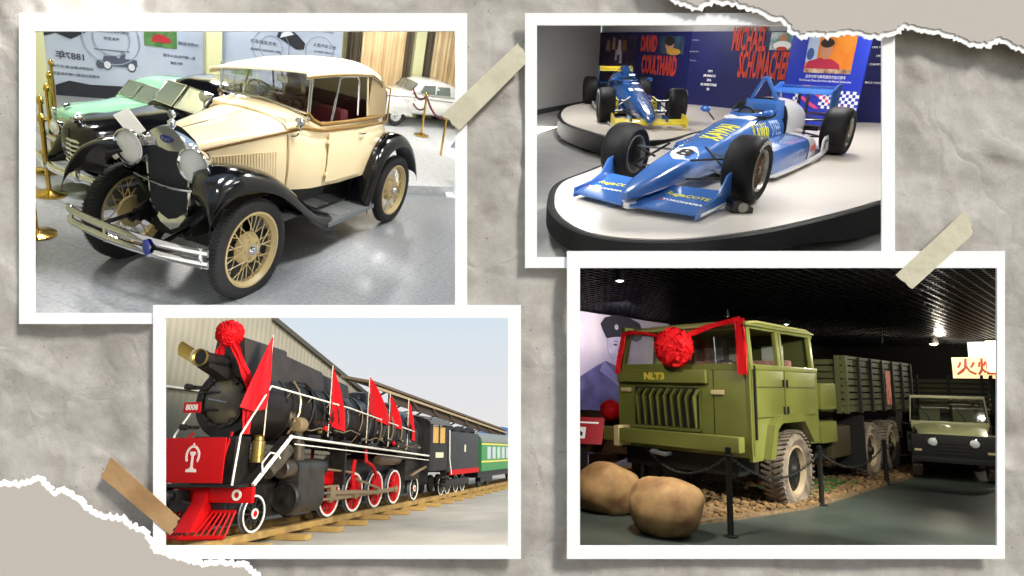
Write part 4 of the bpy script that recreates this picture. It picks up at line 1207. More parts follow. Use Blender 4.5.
struct('baseboard_left', quad_slab(MB(), [(WL[0], WL[1] + .04, FZ), (WA0[0], WA0[1] + .05, FZ), (WA0[0], WA0[1] + .05, FZ + .12), (WL[0], WL[1] + .04, FZ + .12)], .05), mat('dark_baseboard', '#3c3d40', .6), smooth=False)
struct('wall_back', wall_quads(WA0, WA1, FZ, HW), NV, smooth=False)
struct('wall_back', wall_quads(WA1, WB1, FZ, HW), NV, smooth=False)
struct('trim_4', wall_quads(WA0 + Vector((-.05, 0, 0)), WA1 + Vector((-.05, 0, 0)), HW, 2.3), LG, smooth=False)
struct('trim_5', wall_quads(WA1 + Vector((-.05, 0, 0)), WB1 + Vector((-.05, 0, 0)), HW, 2.3), LG, smooth=False)
struct('wall_right', quad_slab(MB(), [(1.50, 2.03, FZ), zz(WB1, FZ), zz(WB1, 2.3), (1.0, 2.2, 2.3)], -.05), LG, smooth=False)
struct('ceiling', quad_slab(MB(), [(1.9, -2.1, 2.3), (.9, 2.3, 2.3), zz(WB1, 2.3), zz(WA0, 2.3), (-4.7, -7.0, 2.3), (-3.0, -5.2, 2.3)], -.04), mat('grey_ceiling', '#77777a', .9), smooth=False)
UA = (WA1 - WA0).normalized(); UB = (WB1 - WA1).normalized()
# u measured from the corner of each wall
def onA(u, z, off=.012): return frame_M(WA0 + UA * (u + .6) + Vector((0, 0, z)) + Vector((UA.y, -UA.x, 0)) * off, UA, (0, 0, 1))
def onB(u, z, off=.012): return frame_M(WA1 + UB * u + Vector((0, 0, z)) + Vector((UB.y, -UB.x, 0)) * off, UB, (0, 0, 1))
RT = mat('poster_red', '#c4402f', .6)


def picture(on, u0, u1, z0, z1, name, label, m, cat='print'):
    o = obj(name, place(MB().box(0, u1 - u0, -.006, .006, 0, z1 - z0), on(u0, z0, .012)), m, smooth=False)
    return tag(o, label, cat)


def patch(on, u, z, poly, m, par, off=.022, name='portrait_shape'):
    return obj(name, place(MB().prism(poly, 'xz', -.002, .002), on(u, z, off)), m, par, smooth=False)


def sign(on, s, size, u, z, sx, label, m=RT, name='wall_lettering', squash=1.0, bold=.022):
    g = text_mb(s, size, .004, sx=sx, bold=bold); g.v = [(x, y, q * squash) for x, y, q in g.v]
    o = obj(name, place(g, on(u, z, .012)), m, smooth=False); return tag(o, label, 'lettering') if label else o


SKIN = mat('print_skin', '#b98365', .6)
def blob(rx, rz, n=14, k=0.0): return [(rx * math.cos(2 * PI * i / n), rz * math.sin(2 * PI * i / n) * (1 + k * math.cos(2 * PI * i / n))) for i in range(n)]
p = picture(onA, -.52, 1.35, .35, 1.56, 'race_photo', 'dark purple printed race crowd picture at the corner of the navy wall', mat('print_purple_night', '#2b1f3c', .5, col2='#5a3550', nscale=3.5, mix=(.45, .7)))
for i, (u, z, w_, h_, c) in enumerate(((-.1, 1.3, .12, .30, '#a27a68'), (.2, 1.35, .08, .34, '#c29a6a'), (.5, 1.25, .10, .4, '#d9c6c8'), (.75, 1.3, .14, .3, '#8a5a40'), (.35, 1.05, .06, .3, '#b9b3c8'), (.6, 1.0, .07, .34, '#c9bfd0'))):
    patch(onA, u, z, [(-w_, -h_ / 2), (-w_ * .4, h_ / 2), (w_ * .7, h_ / 2.4), (w_, -h_ / 2)], mat('print_crowd_%d' % i, c, .6), p, name='crowd_shape')
sign(onA, 'DAVID', .52, 1.9, 1.34, .46, 'red stretched word DAVID above the far racing car', squash=1.0)
sign(onA, 'COULTHARD', .62, 2.40, .82, .40, 'red stretched word COULTHARD above the far racing car', squash=1.0)
p = picture(onA, 2.38, 3.35, 1.12, 1.54, 'driver_photo', 'printed photo of a dark haired person beside the word DAVID', mat('print_teal', '#1c2b3c', .5, col2='#37506a', nscale=4))
patch(onA, 2.80, 1.34, blob(.17, .15), SKIN, p); patch(onA, 2.80, 1.42, blob(.19, .11), mat('print_hair', '#241a16', .7), p, .025); patch(onA, 2.98, 1.18, blob(.28, .08), mat('print_gold', '#c0913c', .6), p, .024)
sign(onB, 'MICHAEL', .66, 1.50, 1.46, .30, 'red stretched word MICHAEL on the navy wall'); sign(onB, 'SCHUMACHER', .76, 1.93, .93, .24, 'red stretched word SCHUMACHER on the navy wall')
p = picture(onB, 2.0, 2.66, 1.27, 1.62, 'driver_photo', 'printed photo of a person in a green and white suit beside the word MICHAEL', mat('print_grey_teal', '#5f8a86', .5, col2='#c9d2d0', nscale=5))
patch(onB, 2.28, 1.5, blob(.09, .08), SKIN, p); patch(onB, 2.28, 1.36, blob(.2, .09), WTX, p, .024); patch(onB, 2.28, 1.30, blob(.12, .04), mat('poster_red', '#c4402f', .6), p, .026)
for i, z in enumerate((.78, .68, .58, .48, .38)):
    sign(onB, ['1991', 'MONACO', 'SPA', 'SILVERSTONE', '58'][i], .075, .62, z, .95, 'white line %s in the short right-aligned list on the navy wall' % ['of numerals', 'MONACO', 'SPA', 'SILVERSTONE', '58'][i], WTX, 'wall_caption', bold=.002)
for i, (z, s_) in enumerate(((1.45, 'FORMULA'), (1.2, 'GRAND PRIX'), (1.0, 'WINNER'))):
    sign(onB, s_, .045, .12, z, 1.0, 'small white caption %s near the bend of the navy wall' % s_, mat('dim_print', '#9a9cb4', .6), 'wall_caption', bold=0)
for i, (z, s_) in enumerate(((1.5, 'FRANCE'), (1.35, '1994 WORLD'), (1.2, '1995'), (1.05, 'CHAMPION'), (.72, 'RACE OVER'))):
    sign(onB, s_, .055, 4.22, z, 1.0, 'small white caption %s right of the upright blue panel' % s_, WTX, 'wall_caption', bold=0)

# upright blue panel behind the blue car
PT = thing('display_board', 'upright blue board with a driver photo, pink stripes and chequered band', 'board', (-4.60, -1.02, 0), math.atan2(2.0, .3))
BB = mat('royal_blue_board', '#1f36b4', .35)
PT.matrix_world = PT.matrix_world @ Matrix.Diagonal((.80, 1, 1, 1))
W_, H_ = 1.66, 1.58
obj('panel', MB().box(0, W_, .0, .04, 0, H_), BB, PT, bevel=.004)
ph = obj('driver_print', MB().box(.38, 1.38, -.006, .0, .93, 1.55), mat('print_orange', '#e08a2c', .5, col2='#d8731c', nscale=3), PT, smooth=False)
def flatp(name, poly, m, y=-.010): return obj(name, MB().prism(poly, 'xz', y, y + .003), m, ph, smooth=False)
flatp('print_sky', [(.38, 1.1), (.38, 1.55), (.62, 1.55), (.62, 1.1)], mat('print_sky', '#a9bcd8', .6))
flatp('shirt', [(.38, .98), (.45, 1.12), (.70, 1.18), (.95, 1.16), (1.12, 1.08), (1.16, .98)], mat('print_crimson', '#b02344', .6), -.014)
flatp('face', [(.80 + x, 1.31 + z) for x, z in blob(.125, .155)], SKIN, -.018)
flatp('hair', [(.80 + x, 1.42 + z) for x, z in blob(.145, .075)], mat('print_hair', '#241a16', .7), -.021)
flatp('companion', [(.47 + x, 1.24 + z) for x, z in blob(.08, .10)], mat('print_blue_shirt', '#3a5590', .6), -.013)
flatp('caption_band', [(.38, .93), (.38, 1.0), (1.38, 1.0), (1.38, .93)], mat('print_brown', '#7a4a3a', .6, col2='#c9b49a', nscale=9), -.016)
for z, s_, k in ((.865, '迈克尔舒马赫驾驶的方程式赛车', .062), (.80, 'The Formula Three Car Driven By Michael Schumacher', .05)):
    g = place(text_mb(s_, k, .001), Matrix.Translation((.88, -.008, z))); obj('caption', g, WTX, PT, smooth=False)
PK = mat('pink_stripe', '#d8467c', .5)
for x0, z0, x1, z1, w_ in ((.42, .72, 1.0, .42, .10), (.35, .52, .75, .33, .08), (1.15, .42, 1.66, .10, .12)):
    obj('pink_stripe', MB().prism([(x0, z0), (x0 + w_ * 1.6, z0), (x1 + w_ * 1.6 if x1 < 1.6 else W_, z1), (x1, z1)], 'xz', -.006, 0), PK, PT, smooth=False)
ck = MB(); cd = MB()
for i in range(12):
    for j in range(6):
        x0 = .84 + i * .068; z0 = .34 + j * .052
        (ck if (i + j) % 2 else cd).box(x0, x0 + .068, -.008, 0, z0, z0 + .052)
obj('chequered_band', ck, WTX, PT, smooth=False)
ck = MB()
for i in range(3):
    for j in range(5):
        if (i + j) % 2: ck.box(.25 + i * .05, .30 + i * .05, -.008, 0, .40 + j * .052, .452 + j * .052)
obj('chequered_patch', ck, WTX, PT, smooth=False)

for i, (x, y, tx_, ty, pw) in enumerate(((1.7, -.8, 2.0, 0, 26), (.4, 1.1, .4, .9, 46), (-2.5, .2, -2.3, .2, 62), (-2.6, -4.0, -2.6, -3.6, 60), (-5.3, -4.2, -5.8, -4.0, 55), (-4.0, .9, -4.8, .2, 45))):
    area('track_lamp', (x, y, 2.2), (tx_, ty, 0), .5, .5, pw, (1, .97, .93))
# =================================================================== STEAM LOCOMOTIVE YARD
pose([[-0.228243, 0.973589, -0.005511], [-0.939497, -0.218759, 0.263608], [0.255440, 0.065345, 0.964614]], [-5.817836, 21.252661, -7.892388])
BOIL = mat('boiler_black', '#171310', .33, spec=.4, col2='#211b17', nscale=2.5, bump=.08, bscale=20)
LBLK = mat('engine_black', '#141312', .42, spec=.35, col2='#26221e', nscale=5)
ERED = mat('engine_red', '#bf070c', .5, spec=.2)
EWHT = mat('engine_white', '#ece6d6', .5)
ROD = mat('oiled_rod', '#a08a68', .35, metal=.6)
BR2 = mat('old_brass', '#a08645', .35, metal=.7)
SILK = mat('red_silk', '#d90c16', .6, spec=.2)
OCH = mat('ochre_timber', '#b3904e', .75, col2='#8d7040', nscale=3)
def dz(x): return -.055 * max(0.0, 6.0 - x)          # the boiler and footplate fall slightly towards the cab


def spoke_wheel(par, loc, R, s, driver=True, n=13):
    W = joint('driving_wheel' if driver else 'guide_wheel', par, loc)
    c = ERED if driver else LBLK
    obj('wheel_tyre', MB().lathe([(R * .90, -.07), (R + .03, -.07), (R + .03, -.045), (R, -.04), (R, .05), (R * .90, .05)], n=44, closed=True), STEEL, W)
    obj('white_rim', MB().lathe([(R * .88, .03 * s), (R * .985, .05 * s), (R * .985, .058 * s), (R * .88, .058 * s)], n=44, closed=True), EWHT, W)
    sp = MB()
    sp.lathe([(R * .80, -.03), (R * .90, -.03), (R * .90, .035), (R * .80, .035)], n=40, closed=True)
    for k in range(n):
        a = 2 * PI * k / n
        sp.tube([(R * .14 * math.cos(a), 0, R * .14 * math.sin(a)), (R * .83 * math.cos(a), 0, R * .83 * math.sin(a))], [.045, .028], 6)
    sp.lathe([(.001, -.06), (R * .26, -.06), (R * .26, .05), (R * .2, .07), (.001, .07)], n=24)
    if driver:
        sp.prism([(R * .82 * math.cos(a), R * .82 * math.sin(a)) for a in [PI * (.62 + .76 * k / 10) for k in range(11)]], 'xz', -.03, .04)
        sp.lathe([(.001, -.02), (.10, -.02), (.10, .08), (.001, .08)], o=(R * .42, 0, -R * .1), n=16)
    obj('spokes', sp, c, W)
    h = MB().lathe([(.001, .06 * s), (R * .17, .06 * s), (R * .17, .09 * s), (.001, .10 * s)], n=20)
    obj('hub', h, ERED, W)
    if not driver:
        obj('hub_ring', MB().lathe([(R * .17, .055 * s), (R * .28, .055 * s), (R * .28, .085 * s), (R * .17, .085 * s)], n=24, closed=True), EWHT, W)
    return W


L = thing('steam_locomotive', 'black steam locomotive with red wheels, red front board and red silk flower', 'train', (0, 0, 0))
for s in (1, -1):
    spoke_wheel(L, (6.35, .68 * s, .50), .46, s, False, 10)
    for x in (2.62, 1.0, -.65, -2.3): spoke_wheel(L, (x, .66 * s, .70), .635, s)
    for x in (-4.35, ): spoke_wheel(L, (x, .66 * s, .52), .46, s, False, 10)
# boiler
def ring(x, r, n=40, zc=3.25): return [(x, r * math.cos(2 * PI * k / n), zc + dz(x) + r * math.sin(2 * PI * k / n)) for k in range(n)]
B = MB().loft([ring(7.0, .86), ring(6.95, .90), ring(5.35, .90), ring(5.33, .94), ring(5.25, .94), ring(5.23, .92), ring(2.2, .95), ring(2.18, .98), ring(2.1, .98), ring(2.08, .96), ring(-1.6, .98), ring(-4.6, 1.0)])
boiler = obj('boiler', B, BOIL, L, angle=50)
for x in (4.2, 3.2, 1.2, .2, -.8, -1.8):
    obj('boiler_band', MB().loft([ring(x + .03, .965 if x > 2.1 else .995), ring(x - .03, .965 if x > 2.1 else .995)]), BOIL, boiler, angle=50)
fb = MB().box(-4.6, -1.8, -.98, .98, 1.7, 2.9); obj('firebox', fb, BOIL, L, bevel=.06)
# smokebox front and door
sf = MB().lathe([(.001, .02), (.86, .02), (.90, -.02), (.90, -.06)], o=(7.0, 0, 3.25), axis='x', n=48)
sbf = obj('smokebox_front', sf, LBLK, L)
dr = obj('smokebox_door', MB().lathe([(.58, .02), (.58, .06), (.52, .10), (.38, .17), (.2, .20), (.001, .21)], o=(7.0, 0, 3.28), axis='x', n=44), mat('door_grey', '#4c463c', .45, col2='#5d553f', nscale=4), sbf)
obj('door_ring', MB().lathe([(.60, .05), (.66, .05), (.66, .09), (.60, .09)], o=(7.0, 0, 3.28), axis='x', n=44, closed=True), mat('dark_bronze', '#3d3524', .4, metal=.5), dr)
for k in range(14):
    a = 2 * PI * k / 14
    obj('door_clamp', MB().cbox((7.11, .61 * math.cos(a), 3.28 + .61 * math.sin(a)), (.06, .07, .11), Matrix.Rotation(PI / 2 - a + PI / 2, 3, 'X')), LBLK, dr)
obj('door_handle', MB().tube([(7.22, 0, 3.28), (7.28, 0, 3.28)], .03, 8).tube([(7.27, -.28, 3.33), (7.27, .28, 3.23)], .022, 6), STEEL, dr)
for z in (3.05, 3.5):
    obj('hinge_strap', MB().tube([(7.13, -.70, z), (7.2, -.3, z), (7.2, 0, z)], .03, 6), LBLK, dr)
# skyline casing over the boiler with a raked roof
def cas(x, w0, w1, z0, z1): return [(x, -w0, z0), (x, -w1, z1 - .05), (x, -w1 + .08, z1), (x, w1 - .08, z1), (x, w1, z1 - .05), (x, w0, z0)]
CAS = mat('casing_brown', '#38302a', .5, col2='#2b2520', nscale=2)
cs = obj('skyline_casing', MB().loft([cas(7.05, .55, .42, 3.9, 4.96), cas(5.2, .60, .47, 3.85, 4.88)]), CAS, L, bevel=.015)
obj('skyline_casing', MB().loft([cas(5.19, .57, .44, 3.8, 4.76), cas(3.12, .57, .44, 3.7, 4.52)]), CAS, L, bevel=.015)
obj('skyline_casing', MB().loft([cas(3.1, .56, .42, 3.7, 4.46), cas(1.35, .56, .42, 3.6, 4.28)]), CAS, L, bevel=.015)
obj('casing_plate', MB().box(1.5, 2.1, .40, .425, 3.92, 4.14), ERED, L, bevel=.004)
obj('steam_dome', MB().lathe([(.40, 3.6), (.40, 4.0), (.34, 4.12), (.15, 4.18), (.001, 4.19)], o=(-.2, 0, 0), axis='z', n=28), BOIL, L)
obj('sand_dome', MB().lathe([(.34, 3.5), (.34, 3.85), (.2, 3.95), (.001, 3.97)], o=(-2.4, 0, 0), axis='z', n=28), BOIL, L)
for s in (1, -1):
    obj('casing_pipe', MB().tube([(5.1, .60 * s, 3.95), (4.6, .75 * s, 3.98), (4.2, .8 * s, 3.8), (3.9, .95 * s, 3.45), (3.4, 1.0 * s, 3.0)], .035, 8), LBLK, L)
# headlamp on its bracket
hl = obj('headlamp', MB().lathe([(.001, -1.0), (.17, -.98), (.17, -.1), (.20, -.06), (.20, .06)], o=(7.95, -.05, 4.28), axis='x', n=28), LBLK, L)
obj('lamp_hood', MB().lathe([(.20, .02), (.225, .10), (.205, .11), (.16, .05), (.14, -.05), (.001, -.06)], o=(7.95, -.05, 4.28), axis='x', n=28), BR2, hl)
lid = []
for k in range(11):
    a = 2 * PI * k / 20 - .1
    lid.append([(8.05 + t * .18, -.22 - .23 * t - .10 * math.sin(a), 4.32 + t * .17 + .17 * math.cos(a)) for t in (0, 1)])
obj('lamp_lid', MB().sheet(lid, .015), BR2, hl)
obj('lamp_bracket', MB().prism([(6.9, 3.75), (7.9, 4.06), (7.9, 4.14), (6.9, 4.14)], 'xz', -.22, .14), LBLK, hl, bevel=.01)
# number board with lamps at the door side
nb = obj('number_board', MB().box(7.42, 7.45, -.84, -.34, 2.98, 3.24), ERED, L, bevel=.006)
obj('number_lettering', flat_text('8008', .20, (7.453, -.59, 3.11), (0, 1, 0), (0, 0, 1), sx=.9, bold=.008), EWHT, nb, smooth=False)
for z in (3.62, 2.62):
    obj('marker_bracket', MB().box(7.2, 7.5, -.86, -.50, z - .04, z + .04), LBLK, L).data
    obj('marker_lamp', MB().lathe([(.08, 0), (.08, .14), (.001, .15)], o=(7.5, -.66, z), axis='x', n=14), LBLK, L)
# big red board with the railway emblem
bd = obj('front_board', MB().box(7.62, 7.66, -1.08, .68, 1.30, 2.36), ERED, L, bevel=.01)
em = MB()
cx, cz = -.20, 1.93
out = [(cx + .205 * math.cos(math.radians(a)), cz + .25 * math.sin(math.radians(a))) for a in range(-38, 219, 12)]
inn = [(cx + .150 * math.cos(math.radians(a)), cz + .195 * math.sin(math.radians(a))) for a in range(218, -39, -12)]
em.prism(out + inn, 'yz', 7.662, 7.672)
em.prism([(cx - .04, cz + .23), (cx, cz + .31), (cx + .04, cz + .23)], 'yz', 7.662, 7.672)
em.prism([(cx - .085, cz + .06), (cx - .06, cz + .10), (cx + .06, cz + .10), (cx + .085, cz + .06), (cx + .06, cz + .02), (cx + .03, cz - .01), (cx + .03, cz - .25), (cx + .05, cz - .29), (cx + .15, cz - .32), (cx + .15, cz - .38), (cx - .15, cz - .38), (cx - .15, cz - .32), (cx - .05, cz - .29), (cx - .03, cz - .25), (cx - .03, cz - .01), (cx - .06, cz + .02)], 'yz', 7.662, 7.672)
obj('emblem', em, mat('emblem_cream', '#f0d9cf', .5), bd, smooth=False)
for y in (-.95, .5): obj('board_strut', MB().tube([(7.6, y, 1.5), (7.1, y * .8, 2.5)], .035, 6), ERED, bd)
# front beam, coupler, cowcatcher
fb = obj('buffer_beam', MB().box(7.15, 7.28, -1.25, 1.27, .83, 1.19), ERED, L, bevel=.015)
obj('beam_ring', MB().lathe([(.07, 0), (.13, 0), (.13, .012), (.07, .012)], o=(7.285, .86, 1.01), axis='x', n=28, closed=True), EWHT, fb)
obj('beam_ring', MB().lathe([(.07, 0), (.13, 0), (.13, .012), (.07, .012)], o=(7.285, -.86, 1.01), axis='x', n=28, closed=True), EWHT, fb)
ct = MB(); ct.loft([[(7.3, -.32, 1.18), (7.3, .05, 1.18), (7.1, .05, 1.18), (7.1, -.32, 1.18)], [(7.42, -.30, .8), (7.42, .08, .8), (7.1, .08, .8), (7.1, -.3, .8)], [(7.95, -.22, .22), (7.95, .2, .22), (7.3, .25, .22), (7.3, -.25, .22)]])
cc = obj('cowcatcher', ct, ERED, L, bevel=.01)
def cy(t, y): return (7.25 + t * (.75 - .35 * abs(y) / .85), y * (1.0), .62 - t * .52)
for i in range(15):
    y = -.84 + i * .12
    obj('catcher_bar', MB().tube([cy(0, y), cy(1, y * 1.08)], .028, 5), ERED, cc)
obj('catcher_rail', MB().tube([cy(1.0, y / 10 * .90) for y in range(-10, 11, 2)], .05, 6), ERED, cc)
obj('catcher_rail', MB().tube([cy(0, y / 10 * .86) for y in range(-10, 11, 2)], .045, 6), ERED, cc)
obj('coupler', MB().box(7.3, 7.75, -.75, -.45, .85, 1.12).tube([(7.7, -.6, 1.0), (7.9, -.65, 1.0), (7.95, -.5, 1.0)], .09, 8), DARK, L, bevel=.03)
dk = MB().box(6.9, 7.55, -1.1, 1.1, 1.19, 1.26); dk.box(6.6, 7.2, -.6, .6, 1.2, 2.4)
obj('front_deck', dk, LBLK, L, bevel=.01)
obj('pony_truck', MB().box(5.5, 7.1, -.52, .52, .28, .78).box(6.2, 6.5, -.6, .6, .4, .6), LBLK, L, bevel=.03)
obj('air_tank', MB().lathe([(.001, -.55), (.17, -.52), (.17, .52), (.001, .55)], o=(7.0, -.75, 1.0), axis='y', n=18), LBLK, L)
obj('buffer_gear', MB().box(6.9, 7.4, -1.15, -.35, .62, .82).box(7.2, 7.5, -1.2, -1.0, .7, 1.25).tube([(7.3, -1.1, 1.1), (7.6, -.6, .9), (7.4, -.3, .8)], .05, 6), LBLK, L, bevel=.02)
for s in (1, -1): obj('frame_plate', MB().box(-4.6, 6.2, .50 * s, .54 * s, .35, 1.2), LBLK, L)
# frame, running boards
obj('main_frame', MB().box(-6.5, 7.2, -.5, .5, .62, 1.15).box(-6.5, 6.9, -.42, .42, 1.1, 1.75), LBLK, L)
for s in (1, -1):
    g = [[(x, y * s, 2.42 + dz(x) + .02) for y in (.75, 1.22)] for x in (5.75, 4, 2, 0, -2, -4, -4.7)]
    rb = obj('footplate', MB().sheet(g, .05, (0, 0, -1)), LBLK, L)
    obj('footplate_edge', MB().tube([(x, 1.235 * s, 2.42 + dz(x)) for x in (5.75, 4, 2, 0, -2, -4.7)], .035, 6), EWHT, rb)
    obj('footplate_pipe', MB().tube([(x, 1.235 * s, 2.24 + dz(x)) for x in (5.6, 4, 2, 0, -2, -4.7)], .018, 6), EWHT, rb)
    st = obj('front_stair', MB().tube([(7.17, 1.2 * s, 1.24), (5.75, 1.22 * s, 2.42)], .055, 6), EWHT, L)
    obj('stair_tread', MB().loft([[(7.15, .9 * s, 1.2), (7.15, 1.18 * s, 1.2), (7.15, 1.18 * s, 1.26), (7.15, .9 * s, 1.26)], [(5.75, .9 * s, 2.38), (5.75, 1.18 * s, 2.38), (5.75, 1.18 * s, 2.44), (5.75, .9 * s, 2.44)]]), LBLK, st)
    obj('loop_handrail', MB().tube([(6.9, 1.25 * s, 1.45), (7.0, 1.27 * s, 1.75), (6.7, 1.27 * s, 2.0), (6.35, 1.27 * s, 1.95), (6.25, 1.26 * s, 1.85)], .022, 6), EWHT, st)
    hr = [(7.62, .95 * s, 1.25), (7.5, .95 * s, 2.42), (6.5, .97 * s, 3.70), (2.16, .98 * s, 3.35 + .06), (-.5, 1.0 * s, 3.12), (-3.4, 1.02 * s, 2.82)]
    obj('handrail', MB().tube(hr, .026, 8), EWHT, L)
    for k in range(9):
        x = 5.6 - k * 1.05; z = 3.70 + (x - 6.5) * .0806
        obj('rail_stanchion', MB().tube([(x, .985 * s, z), (x, .86 * s, z - .16)], .02, 6), ROD, L)
    # cylinder block
    cb = MB()
    prof = []
    for k in range(13): a = math.radians(-20 + k * 200 / 12); prof.append((.93 + .30 * math.cos(a), 1.56 + .27 * math.sin(a)))
    prof += [(.62, 1.1)]
    for k in range(11): a = math.radians(180 + k * 180 / 10); prof.append((.90 + .36 * math.cos(a), .78 + .42 * math.sin(a)))
    cb.loft([[(x, y * s, z) for y, z in prof] for x in (5.25, 5.2, 3.95, 3.9)])
    cy_ = obj('cylinder', cb, mat('cylinder_black', '#25231f', .4, col2='#38332a', nscale=3), L, angle=40, bevel=.01)
    obj('cylinder_cover', MB().lathe([(.43, -.05), (.43, .06), (.38, .10), (.30, .08), (.10, .10), (.001, .12)], o=(5.28, .90 * s, .80), axis='x', n=36), LBLK, cy_)
    obj('valve_chest', MB().lathe([(.25, -.1), (.25, .42), (.22, .46), (.12, .44), (.001, .44)], o=(5.25, .93 * s, 1.56), axis='x', n=30), mat('chest_brown', '#4f4332', .4, col2='#332c24', nscale=4), cy_)
    obj('valve_chest', MB().lathe([(.25, .1), (.25, -.25), (.2, -.3), (.001, -.3)], o=(3.9, .93 * s, 1.56), axis='x', n=30), LBLK, cy_)
    obj('steam_pipe', MB().tube([(4.9, .93 * s, 1.8), (4.95, .95 * s, 2.2), (5.1, .85 * s, 2.7), (5.3, .75 * s, 3.1)], .17, 12), mat('chest_brown', '#4f4332', .4), cy_)
    obj('cross_pipe', MB().tube([(6.4, 1.0 * s, 1.5), (6.0, 1.0 * s, 1.75), (5.6, 1.02 * s, 2.1)], .20, 12), mat('chest_brown', '#4f4332', .4), cy_)
    # rods
    obj('piston_rod', MB().tube([(3.9, .92 * s, .80), (3.0, .92 * s, .80)], .04, 8), STEEL, L)
    obj('slide_bar', MB().box(2.6, 3.95, .86 * s, .98 * s, .96, 1.02).box(2.6, 3.95, .86 * s, .98 * s, .60, .66), ROD, L)
    obj('crosshead', MB().box(2.75, 3.05, .84 * s, 1.0 * s, .62, 1.0), ROD, L, bevel=.02)
    obj('coupling_rod', MB().loft([[(x, y * s, z) for y, z in ((.84, .55), (.90, .55), (.90, .70), (.84, .70))] for x in (2.9, 2.86, -2.0, -2.05)]), ROD, L, bevel=.01)
    obj('connecting_rod', MB().tube([(2.9, .96 * s, .80), (-.35, .96 * s, .62)], .075, 6, flat=(1, .5)), ROD, L)
    for x in (2.88, 1.26, -.39, -2.04): obj('rod_bearing', MB().lathe([(.13, 0), (.13, .10), (.05, .13), (.001, .13)], o=(x, .84 * s, .63), axis='y', n=18) if s > 0 else MB().lathe([(.13, 0), (.13, -.10), (.001, -.13)], o=(x, -.84, .63), axis='y', n=18), ROD, L)
    obj('eccentric_rod', MB().tube([(-.3, 1.0 * s, .75), (1.5, 1.0 * s, 1.15)], .045, 6), ROD, L)
    obj('expansion_link', MB().tube([(1.6, .98 * s, .9), (1.7, .98 * s, 1.3), (1.6, .98 * s, 1.75)], .07, 8), ERED, L)
    obj('radius_rod', MB().tube([(1.6, .98 * s, 1.35), (3.6, .98 * s, 1.52)], .04, 6), ROD, L)
    obj('valve_hanger', MB().tube([(.9, 1.02 * s, 2.1), (.9, 1.04 * s, 1.7), (.4, 1.04 * s, 1.55), (.0, 1.0 * s, 1.25)], .06, 6), ERED, L)
    obj('motion_bracket', MB().box(2.4, 2.5, .55 * s, 1.1 * s, 1.0, 2.2), LBLK, L)
    obj('red_frame_plate', MB().box(2.0, 3.9, .70 * s, .74 * s, 1.05, 1.45), ERED, L)
    obj('air_reservoir', MB().lathe([(.001, -.95), (.14, -.93), (.19, -.85), (.19, .85), (.14, .93), (.001, .95)], o=(-1.0, .98 * s, 1.72), axis='x', n=24), mat('reservoir_bronze', '#5b4a38', .35, metal=.3), L)
    obj('ash_pan', MB().box(-4.4, -2.9, .2 * s, .9 * s, .9, 1.7), LBLK, L, bevel=.03)
    obj('injector_pipe', MB().tube([(-3.1, 1.1 * s, 1.1), (-3.8, 1.1 * s, 1.25), (-4.9, 1.1 * s, 1.42)], .06, 8), ROD, L)
    rnd = random.Random(5)
    for k in range(15):
        x = 5.0 - k * .63 + rnd.uniform(-.1, .1); a0 = rnd.uniform(.5, 1.0); r = 1.0; zc = 3.25 + dz(x)
        x2 = x + rnd.uniform(-.4, .4)
        pts = [(x + (x2 - x) * t, (r + .03) * math.cos(a0 - (a0 + .75) * t) * s, zc + (r + .03) * math.sin(a0 - (a0 + .75) * t)) for t in (0, .2, .4, .6, .8, 1)] + [(x2, 1.05 * s, 2.5 + dz(x2))]
        obj('boiler_pipe', MB().tube(pts, rnd.choice((.018, .025, .035)), 6), rnd.choice((LBLK, LBLK, ROD, LBLK, EWHT if k in (4, 9) else ROD)), L)
    for k in range(10):
        x = 5.3 - k * .95
        obj('equipment_box', MB().cbox((x, 1.0 * s, 2.50 + dz(x)), (.16 + .5 * (k % 2), .18, .12 + .05 * (k % 3))), LBLK, L, bevel=.03)
    obj('air_pump', MB().lathe([(.001, 1.75), (.16, 1.76), (.16, 2.28), (.12, 2.3), (.12, 2.4), (.16, 2.42), (.001, 2.45)], o=(6.55, .80 * s, 0), axis='z', n=20), BR2, L)
    obj('feed_pump', MB().lathe([(.001, 0), (.20, 0), (.22, .08), (.22, .3), (.18, .36), (.001, .38)], o=(4.9, .98 * s, 2.75), axis='x', n=20), mat('pump_tan', '#7c6846', .5), L)
    obj('red_disc', MB().lathe([(.10, 0), (.10, .03), (.001, .035)], o=(3.1, .95 * s, 3.12), axis='y', n=18) if s > 0 else MB().lathe([(.10, 0), (.10, -.03), (.001, -.035)], o=(3.1, -.95, 3.12), axis='y', n=18), ERED, L)
    obj('red_valve', MB().ball((3.75, 1.05 * s, 2.70), .08, 10), ERED, L); obj('red_valve', MB().ball((-1.2, 1.1 * s, 2.62 - .3), .09, 10), ERED, L)
rnd = random.Random(21)
for k in range(26):
    x = 5.4 - k * .38 + rnd.uniform(-.1, .1); z = 2.55 + dz(x) + rnd.uniform(.05, .5)
    m_ = rnd.choice((LBLK, BR2, ROD, LBLK, STEEL))
    obj('valve_fitting', MB().lathe([(.001, -.06), (.05, -.05), (.03, 0), (.06, .05), (.001, .07)], o=(x, .99, z), axis=rnd.choice('xz'), n=12), m_, L)
for k in range(5):
    x0 = 5.0 - k * 1.9; z = 2.72 + dz(x0) + .1 * (k % 2)
    obj('boiler_pipe', MB().tube([(x0, 1.0, z), (x0 - .5, 1.02, z - .06), (x0 - 1.0, 1.02, z + .04), (x0 - 1.7, 1.0, z - .08)], .022, 6), rnd.choice((LBLK, ROD)), L)
for x in (5.6, 4.9, 4.4): obj('rivet_row', MB().tube([(x, .92 * math.cos(a), 3.25 + dz(x) + .92 * math.sin(a)) for a in [k * .12 + .1 for k in range(9)]], .018, 5), BOIL, L)
